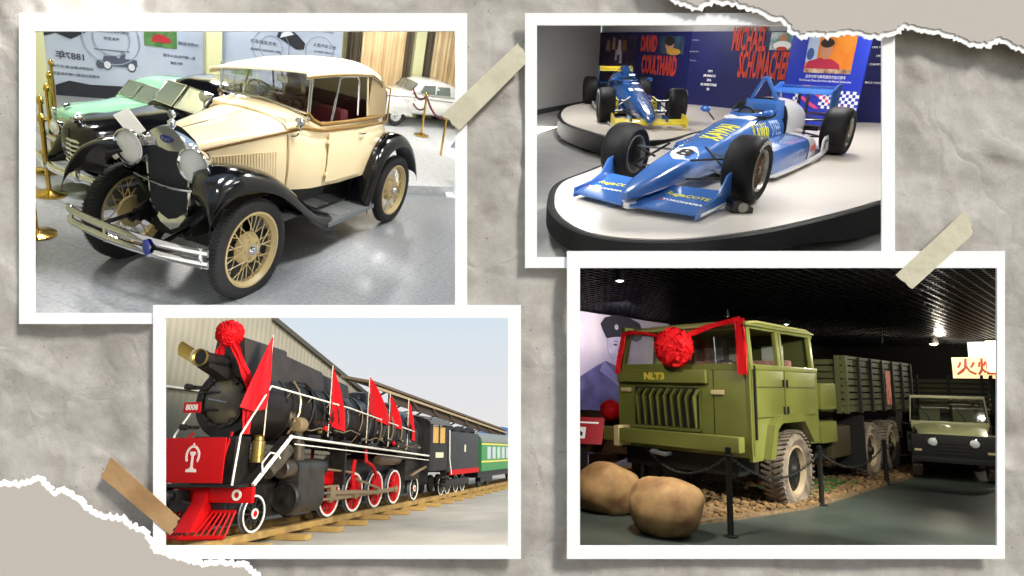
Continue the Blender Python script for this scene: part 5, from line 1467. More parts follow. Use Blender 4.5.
# cab
cabm = mat('cab_black', '#191614', .5)
cb = MB()
for s in (1, -1):
    cb.box(-4.95, -4.7, .9 * s, 1.28 * s, 1.2, 3.3); cb.box(-6.85, -4.9, 1.24 * s, 1.28 * s, 1.2, 2.35)
    cb.box(-6.85, -6.6, 1.24 * s, 1.28 * s, 2.3, 3.25); cb.box(-5.85, -5.7, 1.24 * s, 1.28 * s, 2.3, 3.25)
cb.box(-4.75, -4.6, -1.28, 1.28, 1.2, 3.4)
cabo = obj('cab', cb, cabm, L)
g = [[(x, 1.36 * math.cos(PI * k / 12) , 3.15 + .42 * math.sin(PI * k / 12)) for k in range(13)] for x in (-4.4, -7.0)]
obj('cab_roof', MB().sheet(g, .05), mat('roof_grey', '#55524c', .6), cabo)
for x in (-5.65, -6.55):
    for s in (1, -1): obj('cab_window', MB().box(x, x + .75, 1.245 * s, 1.27 * s, 2.38, 3.1), mat('amber_pane', '#c89a3a', .25), cabo, smooth=False)
for s in (1, -1):
    obj('cab_plate', MB().box(-6.3, -5.3, 1.285 * s, 1.30 * s, 1.75, 1.98), mat('cream_plate', '#d5cfa8', .5), cabo)
    obj('cab_grab_rail', MB().tube([(-7.0, 1.34 * s, 3.0), (-7.0, 1.36 * s, 1.7), (-7.3, 1.36 * s, 1.0)], .025, 6), EWHT, cabo)
    obj('cab_steps', MB().box(-6.9, -6.3, .95 * s, 1.25 * s, .55, .60).box(-6.9, -6.3, .95 * s, 1.25 * s, .85, .90).box(-6.92, -6.88, .95 * s, 1.25 * s, .5, 1.2), LBLK, cabo)
# tender
T = thing('tender', 'dark grey coal tender with a red stripe coupled behind the cab', 'train', (-9.6, 0, 0))
obj('tank', MB().box(-2.5, 2.45, -1.27, 1.27, 1.08, 2.95), mat('tender_grey', '#2b2a2c', .5, col2='#353436', nscale=3), T, bevel=.05)
cr_ = MB()
for i in range(24): cr_.ball((-2.0 + (i % 8) * .58, -.8 + (i // 8) * .8, 2.95 + .12 * math.sin(i * 2.1)), .42, 8, (1, 1, .6))
obj('coal', cr_, mat('coal', '#121212', .7, bump=1.0, bscale=12), T); bpy.data.objects['coal']['kind'] = 'stuff'
obj('red_sole_bar', MB().box(-2.5, 2.3, 1.24, 1.29, .94, 1.18).box(-2.5, 2.3, -1.29, -1.24, .94, 1.18), ERED, T)
obj('tender_plate', MB().box(-.15, .10, 1.275, 1.285, 2.0, 2.35), mat('cream_plate', '#d5cfa8', .5), T)
for s in (1, -1):
    for x in (1.9, 1.0, -.3, -1.4):
        w_ = joint('wheel', T, (x, .66 * s, .45))
        obj('wheel_disc', MB().lathe([(.001, -.05), (.42, -.05), (.42, .05), (.3, .03), (.12, .06), (.001, .08)] if s > 0 else [(.001, -.08), (.12, -.06), (.3, -.03), (.42, -.05), (.42, .05), (.001, .05)], n=28), LBLK, w_)
        obj('white_rim', MB().lathe([(.38, .045 * s), (.425, .052 * s), (.425, .06 * s), (.38, .06 * s)], n=28, closed=True), EWHT, w_)
    obj('bogie_frame', MB().box(-1.9, 2.3, .78 * s, .92 * s, .40, .72), LBLK, T, bevel=.02)
# green passenger coach
T = thing('passenger_coach', 'green railway coach with yellow window band behind the tender', 'train', (-12.6, 0, 0))
GRN = mat('coach_green', '#3f8a4c', .4)
obj('coach_body', MB().box(-18, -.05, -1.3, 1.3, .95, 2.55), GRN, T, bevel=.04)
g = [[(x, 1.33 * math.cos(PI * k / 14), 2.52 + .62 * math.sin(PI * k / 14) ** .8) for k in range(15)] for x in (-18.1, 0)]
obj('coach_roof', MB().sheet(g, .05), mat('coach_roof_grey', '#7d7f78', .6), T)
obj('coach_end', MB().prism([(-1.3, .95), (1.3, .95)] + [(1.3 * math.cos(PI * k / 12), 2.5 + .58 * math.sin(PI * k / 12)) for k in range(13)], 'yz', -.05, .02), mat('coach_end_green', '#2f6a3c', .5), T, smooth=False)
for z in (1.42, 2.38): obj('yellow_band', MB().box(-18, 0, 1.30, 1.312, z, z + .09), YEL, T)
for i in range(14):
    obj('coach_window', MB().box(-1.9 - i * 1.12, -1.2 - i * 1.12, 1.30, 1.315, 1.60, 2.28), mat('coach_pane', '#b7c4c4', .15, coat=1), T)
obj('underframe', MB().box(-17.5, -.3, -1.0, 1.0, .6, .95), LBLK, T)
for x in (-1.6, -3.4, -14, -16):
    for s in (1, -1): obj('wheel', MB().lathe([(.001, -.06), (.42, -.06), (.42, .06), (.001, .06)], o=(x, .66 * s, .44), n=24), LBLK, T)
for x in (-2.5, -15): obj('bogie_frame', MB().box(x - 1.3, x + 1.3, .78, .9, .35, .7), LBLK, T)
# track
for s, l in ((1, 'near ochre timber-faced rail under the red wheels'), (-1, 'far ochre rail partly hidden behind the locomotive wheels')):
    o = obj('rail', MB().box(-42, 10.5, (.56 if s > 0 else -.80), (.80 if s > 0 else -.56), -.12, .045), OCH); tag(o, l, 'rail', 'rails of the display track')
GL_ = 'timber sleepers of the display track'
s0 = obj('sleeper', MB().box(-.16, .16, -1.25, 1.65, -.24, -.10), OCH, bevel=.012, loc=(8.6, 0, 0)); tag(s0, 'short ochre timber sleeper under the rails', 'sleeper', GL_)
x = 8.6
for k in range(22):
    x -= 1.62 + (.12 if k % 3 else 0)
    c = s0.copy(); COL.objects.link(c); c.matrix_world = POSE @ Matrix.Translation((x, 0, 0))
# red silk flower, ribbons, flags
rnd = random.Random(3)
fm = MB()
for i in range(170):
    u = 1 - 2 * (i + .5) / 170; a = i * 2.39996; r = math.sqrt(1 - u * u); c = Vector((r * math.cos(a), r * math.sin(a), u))
    p = Vector((7.25, .10, 5.02)) + c * .26
    t = c.orthogonal().normalized(); b = c.cross(t); ang = rnd.uniform(0, 6.3); t, b = t * math.cos(ang) + b * math.sin(ang), b * math.cos(ang) - t * math.sin(ang)
    k = .105; fm.sheet([[p + t * (x_ * k) + b * (y_ * k) + c * (.06 * (1 - (x_ * x_)) + .04 * math.sin(y_ * 4 + i)) for y_ in (-1, -.3, .4, 1)] for x_ in (-1, 0, 1)], .008)
fl = obj('silk_flower', fm, SILK, angle=80); tag(fl, 'round red silk flower on top of the locomotive smokebox', 'flower decoration', 'red silk flower decorations')
rb = MB()
def ribbon(mb, pts, w, seed=0):
    pts = smooth_path(pts, 5); g = []
    for i, p in enumerate(pts):
        t = Vector(pts[min(i + 1, len(pts) - 1)]) - Vector(pts[max(i - 1, 0)]); sd = t.cross(Vector((1, .5, 0))).normalized() * w * .5
        ww = 1 + .25 * math.sin(i * .9 + seed)
        g.append([tuple(Vector(p) + sd * ww * u + Vector((.03 * math.sin(u * 5 + i * .5), 0.02 * math.sin(u * 6), 0))) for u in (-1, -.6, -.2, .2, .6, 1)])
    mb.sheet(g, .006); return mb
o = obj('silk_ribbon', ribbon(MB(), [(7.30, .22, 4.85), (7.22, .50, 4.3), (7.15, .74, 3.72), (7.12, .78, 3.2), (7.1, .80, 2.45)], .17), SILK, angle=80); tag(o, 'long red silk ribbon falling from the flower beside the smokebox', 'ribbon', 'red silk ribbons on the locomotive')
o = obj('silk_ribbon', ribbon(MB(), [(7.28, -.02, 4.85), (7.22, -.12, 4.6), (7.2, -.25, 4.38)], .15, 2), SILK, angle=80); tag(o, 'short red silk ribbon end beside the headlamp', 'ribbon', 'red silk ribbons on the locomotive')
def flag(x, z0, z1, tipz, wdt, y, label, lean=0.0, drop=0.0, sway=1):
    T = thing('red_flag', label, 'flag', (x, y, 0), 0, 'red flags along the locomotive handrail')
    obj('flag_pole', MB().tube([(0, 0, z0), (lean, 0, z1)], .018, 6), mat('pale_pole', '#d8c9b0', .6), T)
    g = []
    for i in range(11):
        t = i / 10; z = z1 - .05 - (z1 - tipz) * t; ww = wdt * (t ** .85) * (1 - .25 * max(0, t - .7))
        g.append([(lean - sway * ww * u, .06 * math.sin(u * 7 + t * 3) * (.3 + t), z - drop * u * t - .10 * math.sin(u * 3) * t) for u in (0, .15, .3, .45, .6, .75, .9, 1)])
    obj('flag_cloth', MB().sheet(g, .006), SILK, T, angle=80)


flag(6.62, 2.42, 5.05, 3.15, 1.05, .97, 'largest red flag, knotted beside the smokebox', lean=.02, sway=-1)
bpy.context.view_layer.update()
flag(3.45, 2.35, 4.66, 3.0, 1.25, .98, 'red flag on the handrail over the second casing section', sway=1, drop=.3)
flag(.85, 2.25, 4.66, 3.40, 2.2, .98, 'red flag beside the casing with the red plate', sway=1, drop=.4)
flag(-.95, 2.2, 4.17, 3.2, 1.5, .98, 'small red flag, second from the cab', sway=1, drop=.3)
flag(-2.78, 2.15, 4.12, 2.75, .9, .98, 'small red flag nearest the cab', sway=1, drop=.25)
# shed, canopy, ground, far building
SH = mat('corrugated_cream', '#a29b86', .7, col2='#968f7b', nscale=.6)
nt_ = SH.node_tree; wv = nt_.nodes.new('ShaderNodeTexWave'); wv.inputs['Scale'].default_value = 1.1; wv.bands_direction = 'X'
tcs = [n for n in nt_.nodes if n.type == 'TEX_COORD'][0]; bp = nt_.nodes.new('ShaderNodeBump'); bp.inputs['Strength'].default_value = .5; bp.inputs['Distance'].default_value = .03
nt_.links.new(tcs.outputs['Object'], wv.inputs['Vector']); nt_.links.new(wv.outputs['Fac'], bp.inputs['Height']); nt_.links.new(bp.outputs['Normal'], nt_.nodes['Principled BSDF'].inputs['Normal'])
sw = MB().prism([(7.5, -.25), (7.5, 7.3), (-.27, 7.3), (-14, 3.62), (-14, -.25)], 'xz', -4.2, -4.0)
shed = obj('shed', sw, SH, smooth=False); tag(shed, 'long cream corrugated shed with a falling roof line behind the locomotive', 'building')
obj('roof_edge', MB().prism([(-.2, 7.34), (-.2, 7.14), (-14.2, 3.42), (-14.2, 3.62)], 'xz', -4.25, -3.85), mat('dark_eave', '#4c483e', .6), shed, smooth=False)
for z in (4.05, 1.9):
    sm = obj('panel_seam', MB().box(-13.9, 7.4, -3.998, -3.985, z, z + .03), mat('seam_grey', '#857d68', .6), shed, smooth=False)
obj('wall_rail', MB().box(-2, 7.4, -3.95, -3.88, 3.98, 4.05), EWHT, shed, smooth=False)
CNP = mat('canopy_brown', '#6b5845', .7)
T = thing('platform_canopy', 'long brown canopy roof on brackets running behind the tender and coach', 'canopy', (0, 0, 0))
def cz(x): return 4.99 + (x + 5) * .052
obj('canopy_roof', MB().loft([[(x, -1.5, cz(x)), (x, -1.5, cz(x) + .12), (x, -3.2, cz(x) + .45), (x, -3.2, cz(x) + .33)] for x in (-4.6, -30)]), CNP, T, smooth=False)
obj('fascia_beam', MB().loft([[(x, -1.45, cz(x) - .22), (x, -1.45, cz(x) - .10), (x, -1.55, cz(x) - .10), (x, -1.55, cz(x) - .22)] for x in (-4.8, -30)]), mat('canopy_tan', '#b09a74', .7), T, smooth=False)
obj('canopy_shade_strip', MB().loft([[(x, -1.62, cz(x) - .62), (x, -1.62, cz(x) + .02), (x, -1.66, cz(x) + .02), (x, -1.66, cz(x) - .62)] for x in (-6.5, -30)]), mat('canopy_shade_brown', '#4a3c30', .8), T, smooth=False)  # dark upright strip added, its colour stands for the roof's shaded underside
for k in range(8):
    x = -6.0 - k * 3
    obj('canopy_bracket', MB().tube([(x, -1.5, cz(x) - .15), (x, -3.0, cz(x) - .9), (x, -3.0, -.2)], .06, 6).tube([(x, -1.5, cz(x) - .15), (x - 1.2, -1.5, cz(x) - .6), (x, -3.0, cz(x) - .9)], .04, 6), CNP, T)
yard = mat('yard_concrete', '#b3ab9b', .8, col2='#a49c8c', nscale=.7, bump=.1, bscale=8)
gr = struct('ground', quad_slab(MB(), [(11.0, -8, -.25), (11.0, 13.5, -.25), (-90, 30, -.25), (-90, -60, -.25)], .05), yard, smooth=False)
T = thing('warehouse', 'distant pale warehouse with a blue curved roof at the end of the train', 'building', (-59, -10.5, -.3))
obj('wall', MB().box(-4, 0, -2.6, 4.2, 0, 4.4), mat('warehouse_white', '#c9ccd0', .7), T, smooth=False)
obj('roof', MB().loft([[(x, -2.9 + 7.4 * k / 12, 4.3 + 1.25 * math.sin(PI * k / 12)) for k in range(13)] for x in (.3, -4.3)], ring=True), mat('blue_sheet_roof', '#3f7fbf', .5), T)
l = area('yard_fill_lamp', (9.5, 9.5, 7.5), (3, .5, 2.2), 3.0, 3.0, 1500, (1, .96, .9))  # added fill lamp out of view, brightens the locomotive's near side
area('yard_fill_lamp', (.50, 10.2, -1.9), (-4.6, 14.6, -4.6), .7, 2.2, 900, (1, .97, .93), world=True)  # second added lamp, hidden between two openings, lifts the red front board
# =================================================================== ARMY TRUCK HALL
pose([[-0.718144, 0.695608, 0.019972], [-0.685434, -0.712015, 0.152363], [0.120206, 0.095729, 0.988123]], [4.776010, 10.500797, -3.362094])
OLIVE = mat('olive_paint', '#72763a', .32, coat=.35, col2='#686c33', nscale=2)
OLIVD = mat('dark_olive', '#3d431f', .5)
ODARK = mat('truck_black', '#0c0c0b', .6)
MUD = mat('dusty_rubber', '#8a7d6e', .9, col2='#6c6156', nscale=6, bump=.3, bscale=30)
TANR = mat('tan_wheel', '#a9977a', .6)
YLT = mat('yellow_stencil', '#d8c74a', .5)
CRM = mat('cream_marker', '#c9b98c', .5)
CLOTH = mat('red_cloth', '#d8141e', .65, spec=.2)


def lug_wheel(par, loc, R, w, s, name='wheel'):
    W = joint(name, par, loc); t = tyre(MB(), R - .02, w, R * .62, 40)
    for k in range(44):
        a = 2 * PI * k / 44
        for q in (-1, 1):
            aa = a + (PI / 44 if q > 0 else 0)
            t.cbox(Vector((math.cos(aa) * (R - .018), q * w * .27, math.sin(aa) * (R - .018))), (.035, w * .42, R * .06), Matrix.Rotation(-aa, 3, 'Y') @ Matrix.Rotation(.35 * q, 3, 'X'))
    obj('tyre', t, MUD, W)
    r = R * .62; h = w / 2
    obj('rim', MB().lathe([(r, -h * .7), (r + .01, h * .72), (r - .03, h * .76), (r - .05, h * .5), (r - .07, h * .3), (r - .07, -h * .6)], n=36, closed=True) if s > 0 else MB().lathe([(r, h * .7), (r + .01, -h * .72), (r - .03, -h * .76), (r - .05, -h * .5), (r - .07, -h * .3), (r - .07, h * .6)], n=36, closed=True), TANR, W)
    d = MB().lathe([(r - .06, h * .35 * s), (r * .55, h * .20 * s), (r * .5, h * .45 * s), (r * .3, h * .55 * s), (r * .22, h * .85 * s), (.001, h * .9 * s)], n=28)
    for k in range(10):
        a = 2 * PI * k / 10; d.lathe([(.022, h * .2 * s), (.022, h * .42 * s), (.001, h * .44 * s)], o=(r * .66 * math.cos(a), 0, r * .66 * math.sin(a)), n=6)
    obj('wheel_disc', d, ODARK, W)
    return W


T = thing('army_truck', 'olive green six-wheeled army truck with a red cloth flower on its windscreen', 'truck', (0, 0, 0))
lug_wheel(T, (2.13, .92, .46), .56, .32, 1); lug_wheel(T, (2.28, -.86, .51), .53, .32, -1)
for x in (-1.5, -2.78):
    for s in (1, -1): lug_wheel(T, (x, .86 * s, .50), .50, .32, s)
# cab shell from panels
X0, X1, YW, Z0, ZB, ZR = 3.52, 1.27, 1.05, .68, 1.85, 2.44
def side_panel(s):
    m = MB()
    y0, y1 = (YW - .04) * s, YW * s
    m.prism([(X0, Z0), (X0 + .02, 1.85), (X1 - .05, 1.85), (X1 - .03, .80), (1.62, .80), (1.75, 1.10), (2.0, 1.20), (2.75, 1.20), (2.98, 1.12), (3.12, .68)], 'xz', y0, y1)
    return m
def zs(x): return ZR - .0 * x
YWF = .96
for s in (1, -1):
    YW = 1.05 if s > 0 else YWF
    sp = obj('cab_side', side_panel(s), OLIVE, T, smooth=False)
    yo = YW * s; yi = (YW - .05) * s; tin = .05 * s
    for x in (3.50, 2.62, 2.50, 1.40):
        w_ = .10 if x != 2.50 else .08
        obj('window_pillar', MB().loft([[(xx, y, z) for xx, y in ((x - w_, yo - dy), (x, yo - dy), (x, yi - dy), (x - w_, yi - dy))] for z, dy in ((1.85, 0), (2.42, tin * .8))]), OLIVE, sp, bevel=.006)
    obj('window_header', MB().loft([[(x, yo - .03 * s, 2.36), (x, yo - .045 * s, 2.45), (x, yi - .05 * s, 2.45), (x, yi - .04 * s, 2.36)] for x in (3.50, X1 - .02)]), OLIVE, sp)
    obj('window_sill', MB().box(X1 - .05, 3.52, yi, yo + .012 * s, 1.83, 1.90), OLIVE, sp, bevel=.008)
    for x0, x1, z0 in ((3.38, 2.53, 1.22), (2.47, 1.38, 1.22)):
        d = obj('door', MB().box(x1, x0, yo, yo + .022 * s, z0, 1.82), OLIVE, T, bevel=.006)
        obj('door_pressing', MB().box(x1 + .02, x0 - .02, yo + .022 * s, yo + .028 * s, 1.60, 1.615), OLIVD, d)
    for x in (2.56, 2.44):
        for z in (1.66, 1.30): obj('door_latch', MB().box(x - .015, x + .015, yo + .02 * s, yo + .045 * s, z - .05, z + .05), ODARK, T, bevel=.004)
    obj('door_post_seam', MB().box(3.40, 3.43, yo, yo + .026 * s, .95, 1.88), ODARK, T)
    # angular wheel arch
    ao = [(3.22, .70), (3.05, 1.12), (2.85, 1.24), (1.98, 1.24), (1.62, .86)]; ai = [(1.72, .84), (2.04, 1.14), (2.80, 1.14), (2.95, 1.06), (3.08, .70)]
    ar = MB()
    for i in range(4):
        (a, b), (c, d_) = ao[i], ao[i + 1]; (e, f) = ai[4 - i]; (g_, h_) = ai[3 - i]
        ar.prism([(a, b), (c, d_), (g_, h_), (e, f)], 'xz', .80 * s, 1.15 * s)
    obj('wheel_arch', ar, OLIVE, T, smooth=False)
    obj('arch_lining', MB().prism([(3.1, .68), (3.0, 1.1), (2.8, 1.2), (2.0, 1.2), (1.65, .82)], 'xz', .60 * s, .62 * s), ODARK, T, smooth=False)
# front
fr = obj('cab_front', MB().box(3.42, 3.52, -.96, 1.05, .72, 1.86), OLIVE, T, bevel=.03)
obj('front_cowl_lip', MB().box(3.38, 3.60, -.95, .48, 1.64, 1.82), OLIVE, fr, bevel=.02)
obj('grille_recess', MB().box(3.50, 3.535, -.66, .36, 1.02, 1.58), ODARK, fr)
obj('grille_frame', MB().box(3.53, 3.56, -.68, .38, 1.00, 1.04).box(3.53, 3.56, -.70, -.66, 1.0, 1.58).box(3.53, 3.56, .36, .38, 1.0, 1.58), OLIVE, fr)
for k in range(9):
    y = -.62 + k * .112
    obj('grille_slat', MB().loft([[(3.54, y + .08, 1.56), (3.62, y + .08, 1.56), (3.62, y + .115, 1.56), (3.54, y + .115, 1.56)], [(3.54, y + .02, 1.46), (3.63, y + .02, 1.46), (3.63, y + .045, 1.46), (3.54, y + .045, 1.46)], [(3.54, y + .03, 1.05), (3.58, y + .03, 1.05), (3.58, y + .05, 1.05), (3.54, y + .05, 1.05)]]), OLIVE, fr)
obj('stencil_lettering', flat_text('NLT3', .125, (3.606, -.30, 1.725), (0, 1, 0), (0, 0, 1), sx=1.15, bold=.008), YLT, fr, smooth=False)
for y in (-.82, .62): obj('marker_light', MB().box(3.52, 3.56, y - .09, y + .09, 1.50, 1.56), CRM, fr, bevel=.012)
obj('front_panel_seam', MB().box(3.52, 3.524, .55, .56, .80, 1.84), ODARK, fr)
bp = obj('bumper', MB().box(3.62, 3.78, -1.28, 1.0, .80, .99), OLIVE, T, bevel=.015)
for y in (-.82,): obj('bumper_bracket', MB().box(3.50, 3.80, y - .04, y + .04, .74, 1.02), CRM, bp)
obj('tow_hook', MB().tube([(3.7, -.2, .72), (3.85, -.2, .72), (3.85, .0, .70), (3.7, .0, .70)], .03, 6), STEEL, bp)
un = MB().box(2.9, 3.5, -.85, .85, .48, .80); un.tube([(2.28, -.7, .5), (2.28, .7, .5)], .11, 10); un.ball((2.28, 0, .5), .2); un.box(-3.9, 3.4, -.42, -.30, .72, .95); un.box(-3.9, 3.4, .30, .42, .72, .95)
for x in (-1.5, -2.78): un.tube([(x, -.7, .5), (x, .7, .5)], .11, 10); un.ball((x, 0, .5), .24)
un.box(-.9, .9, .35, .9, .48, .98); un.box(-3.9, 1.2, -.3, .3, .6, .9)
obj('chassis', un, ODARK, T, bevel=.02)
obj('fuel_tank', MB().box(-.35, .55, .55, 1.0, .50, 1.0), mat('tank_brown', '#3a3220', .5), T, bevel=.05)
obj('side_step', MB().box(.55, 1.2, .8, 1.08, .78, 1.1), OLIVE, T, bevel=.02)
# roof, windscreen, interior
rf = []
for x, z in ((3.52, 2.41), (3.44, 2.455), (3.2, 2.48), (1.5, 2.48), (1.25, 2.44)): rf.append([(x, y, z - .03 * abs(y) ** 3 + .03 * y) for y in (-.90, -.8, -.5, 0, .5, .9, 1.02)])
rfo = obj('roof', MB().sheet(rf, .03, (0, 0, -1)), mat('roof_olive', '#8c8a52', .45), T)
obj('roof_gutter', MB().tube([(3.6, 1.035, 2.40), (1.25, 1.035, 2.42)], .018, 6), OLIVE, rfo)
wf = MB()
wf.loft([[(x - (z - 1.84) * .12, y, z) for x, y in ((3.46, a), (3.54, a), (3.54, b), (3.46, b))] for z, a, b in ((1.84, -.96, -.87), (2.39, -.88, -.79))])
wf.loft([[(x - (z - 1.84) * .12, y, z) for x, y in ((3.46, a), (3.54, a), (3.54, b), (3.46, b))] for z, a, b in ((1.84, .94, 1.04), (2.44, .91, 1.0))])
wf.box(3.46, 3.53, -.92, .98, 1.82, 1.90); wf.box(3.39, 3.47, -.84, .95, 2.35, 2.41)
wfo = obj('windscreen_frame', wf, OLIVE, T)
obj('windscreen_glass', MB().loft([[(x - (z - 1.84) * .12, y, z) for x, y in ((3.495, -.88), (3.505, -.88), (3.505, .95), (3.495, .95))] for z in (1.88, 2.37)]), mat('dim_glass', '#c9d2c4', .04, trans=1.0, alpha=.22), wfo, smooth=False)
obj('wiper', MB().tube([(3.56, .62, 1.90), (3.56, .60, 2.25)], .008, 5), STEEL, wfo)
it = MB().box(1.3, 1.36, -1.0, 1.0, 1.0, 2.42); obj('cab_rear_wall', it, OLIVD, T, smooth=False)
for y in (-.55, -.1, .45): obj('rear_pane', MB().box(1.355, 1.37, y - .17, y + .17, 1.95, 2.25), mat('grey_pane', '#9aa09a', .3), T, smooth=False)
for y in (-.5, .45):
    st = obj('seat', MB().box(1.5, 2.0, y - .32, y + .32, 1.35, 1.5), mat('seat_cover', '#7a5a50', .8), T, bevel=.05)
    obj('seat_back', MB().box(1.42, 1.56, y - .32, y + .32, 1.45, 2.02), mat('striped_seat', '#b58f80', .8, col2='#7d4f48', nscale=18), st, bevel=.05)
obj('steering_wheel', MB().tube([(2.95 + .10 * math.sin(a), .5 + .22 * math.cos(a), 1.80 + .16 * math.sin(a)) for a in [2 * PI * k / 20 for k in range(20)]], .018, 6, closed=True), ODARK, T)
# cargo bed with stake sides
BED = mat('bed_olive', '#4a4c2a', .6, col2='#3d3f24', nscale=4)
bx0, bx1 = .12, -4.05
bed = obj('cargo_floor', MB().box(bx1, bx0, -1.08, 1.08, 1.22, 1.32), BED, T, smooth=False)
for s in (1, -1):
    for k in range(7): obj('side_board', MB().box(bx1, bx0, 1.04 * s, 1.08 * s, 1.33 + k * .112, 1.33 + k * .112 + .085), BED, bed, smooth=False)
    for k in range(7): x = bx0 - .04 - k * (bx0 - bx1 - .08) / 6; obj('stake', MB().box(x - .035, x + .035, 1.07 * s, 1.13 * s, 1.20, 2.14), ODARK if k else BED, bed)
    obj('top_rail', MB().box(bx1, bx0, 1.03 * s, 1.10 * s, 2.10, 2.15), BED, bed)
for k in range(7): obj('head_board', MB().box(bx0 - .02, bx0 + .02, -1.05, 1.05, 1.33 + k * .112, 1.33 + k * .112 + .085), BED, bed, smooth=False)
for y in (-1.0, -.5, 0, .5, 1.0): obj('head_stake', MB().box(bx0, bx0 + .06, y - .03, y + .03, 1.2, 2.15), BED, bed)
obj('tail_board', MB().box(bx1 - .03, bx1, -1.05, 1.05, 1.3, 2.1), BED, bed)
obj('behind_cab_box', MB().box(.45, 1.12, .4, 1.06, 1.28, 1.68), OLIVE, T, bevel=.015)
obj('notice_strip', MB().box(-2.35, -2.05, 1.135, 1.145, 1.32, 1.95), mat('faded_banner', '#c98a72', .6, col2='#a8443a', nscale=9), bed, smooth=False)
obj('mud_flap', MB().box(-.75, -.70, .62, 1.1, .25, 1.15), ODARK, T)
# red cloth flower and its bands
rnd = random.Random(9); fm = MB()
for i in range(190):
    u = 1 - 2 * (i + .5) / 190; a = i * 2.39996; r = math.sqrt(1 - u * u); c = Vector((r * math.cos(a), r * math.sin(a), u))
    if c.x < -.5: continue
    p = Vector((3.68, .07, 2.12)) + Vector((c.x * .14, c.y * .20, c.z * .20))
    t = c.orthogonal().normalized(); b = c.cross(t); g_ = rnd.uniform(0, 6.3); t, b = t * math.cos(g_) + b * math.sin(g_), b * math.cos(g_) - t * math.sin(g_)
    fm.sheet([[p + t * (x_ * .062) + b * (y_ * .062) + c * (.055 * (1 - x_ * x_) + rnd.uniform(-.02, .03)) for y_ in (-1, 0, 1)] for x_ in (-1, 0, 1)], .008)
o = obj('cloth_flower', fm, CLOTH, angle=80); tag(o, 'large red cloth flower hanging on the truck windscreen', 'flower decoration')
def band(pts, w, sd, label):
    pts = smooth_path(pts, 5); g = []
    for i, p in enumerate(pts):
        g.append([tuple(Vector(p) + Vector(sd) * (w * u * .5) + Vector((.015 * math.sin(6 * u + i), 0, 0))) for u in (-1, -.5, 0, .5, 1)])
    o = obj('cloth_band', MB().sheet(g, .01), CLOTH, angle=80); tag(o, label, 'ribbon', 'red cloth bands on the truck cab')
band([(3.62, .0, 2.18), (3.60, .45, 2.36), (3.56, .97, 2.47)], .07, (0, 0, 1), 'red cloth band rising from the flower to the near top corner of the cab')
band([(3.62, .0, 2.2), (3.58, -.45, 2.34), (3.54, -.86, 2.36)], .045, (0, 0, 1), 'red cloth band running to the far top corner of the cab')
band([(3.56, .96, 2.48), (3.58, .98, 2.1), (3.60, 1.0, 1.76)], .13, (0, 1, 0), 'wide red cloth strip hanging down the near windscreen pillar')
band([(3.54, -.84, 2.37), (3.58, -.88, 2.1), (3.60, -.93, 1.76)], .09, (0, 1, 0), 'narrow red cloth strip hanging down the far windscreen pillar')

# ---- boulders
def boulder(c, s, seed, label):
    mb = MB(); mb.ball((0, 0, 0), 1, 40)
    out = []
    for v in mb.v:
        p = Vector(v); n = noise.noise(p * 1.2 + Vector((seed, 0, 0))) * .18 + noise.noise(p * 3 + Vector((0, seed, 0))) * .05
        q = p.normalized() * (1 + n); q = Vector([math.copysign(abs(t) ** .85, t) for t in q])
        out.append((q.x * s[0], q.y * s[1], max(q.z * s[2], -s[2] * .86) + s[2] * .86))
    mb.v = out
    o = obj('boulder', mb, mat('sandstone', '#b4905f', .7, col2='#85603c', nscale=4.5, bump=.6, bscale=5), loc=c, angle=80); tag(o, label, 'rock', 'smooth boulders beside the truck')
boulder((5.0, .72, 0), (.33, .40, .33), 2.3, 'rounded tan boulder nearest the opening, left of the front barrier post')
boulder((4.55, -.42, 0), (.36, .42, .32), 7.1, 'tan boulder behind and left of the nearest boulder')
# ---- gravel bed
gb = MB().prism([(4.45, .66), (3.6, .92), (2.3, 1.22), (1.0, 1.28), (-4.4, 1.45), (-4.4, -2.6), (2.6, -2.6)], 'xy', .0, .035)
o = obj('gravel_bed', gb, mat('gravel_base', '#8c7350', .9, col2='#5e4c36', nscale=14, bump=.8, bscale=30), smooth=False); tag(o, None, None, None, 'stuff')
gv = MB(); rnd = random.Random(11)
def inside(x, y): return y < (.62 if x > 4.3 else .62 + (4.3 - x) * .30 if x > 2.3 else 1.20 + (2.3 - x) * .03)
n_ = 0
while n_ < 2600:
    x = 4.5 - 8.6 * rnd.random() ** 1.3; y = 1.4 - 2.6 * rnd.random() ** 1.8
    if not inside(x, y): continue
    s_ = rnd.uniform(.018, .05) * (1.5 if rnd.random() < .06 else 1)
    gv.ball((x, y, .035 + s_ * .3), s_, 6, (rnd.uniform(.8, 1.3), rnd.uniform(.8, 1.3), .7)); n_ += 1
for _ in range(300):
    x = rnd.uniform(1.2, 2.5); y = rnd.uniform(-2.5, -1.6); s_ = rnd.uniform(.03, .06); gv.ball((x, y, .04), s_, 6, (1, 1, .7))
o = obj('gravel', gv, mat('gravel_stone', '#97794f', .85, col2='#5e482f', nscale=6)); tag(o, 'loose tan gravel under and beside the truck', None, None, 'stuff')
o = obj('artificial_turf', MB().box(-.6, 1.6, .15, 1.0, .03, .06), mat('turf_green', '#2f6a28', .9, bump=.8, bscale=90)); tag(o, 'green turf patch under the middle of the truck', 'turf')

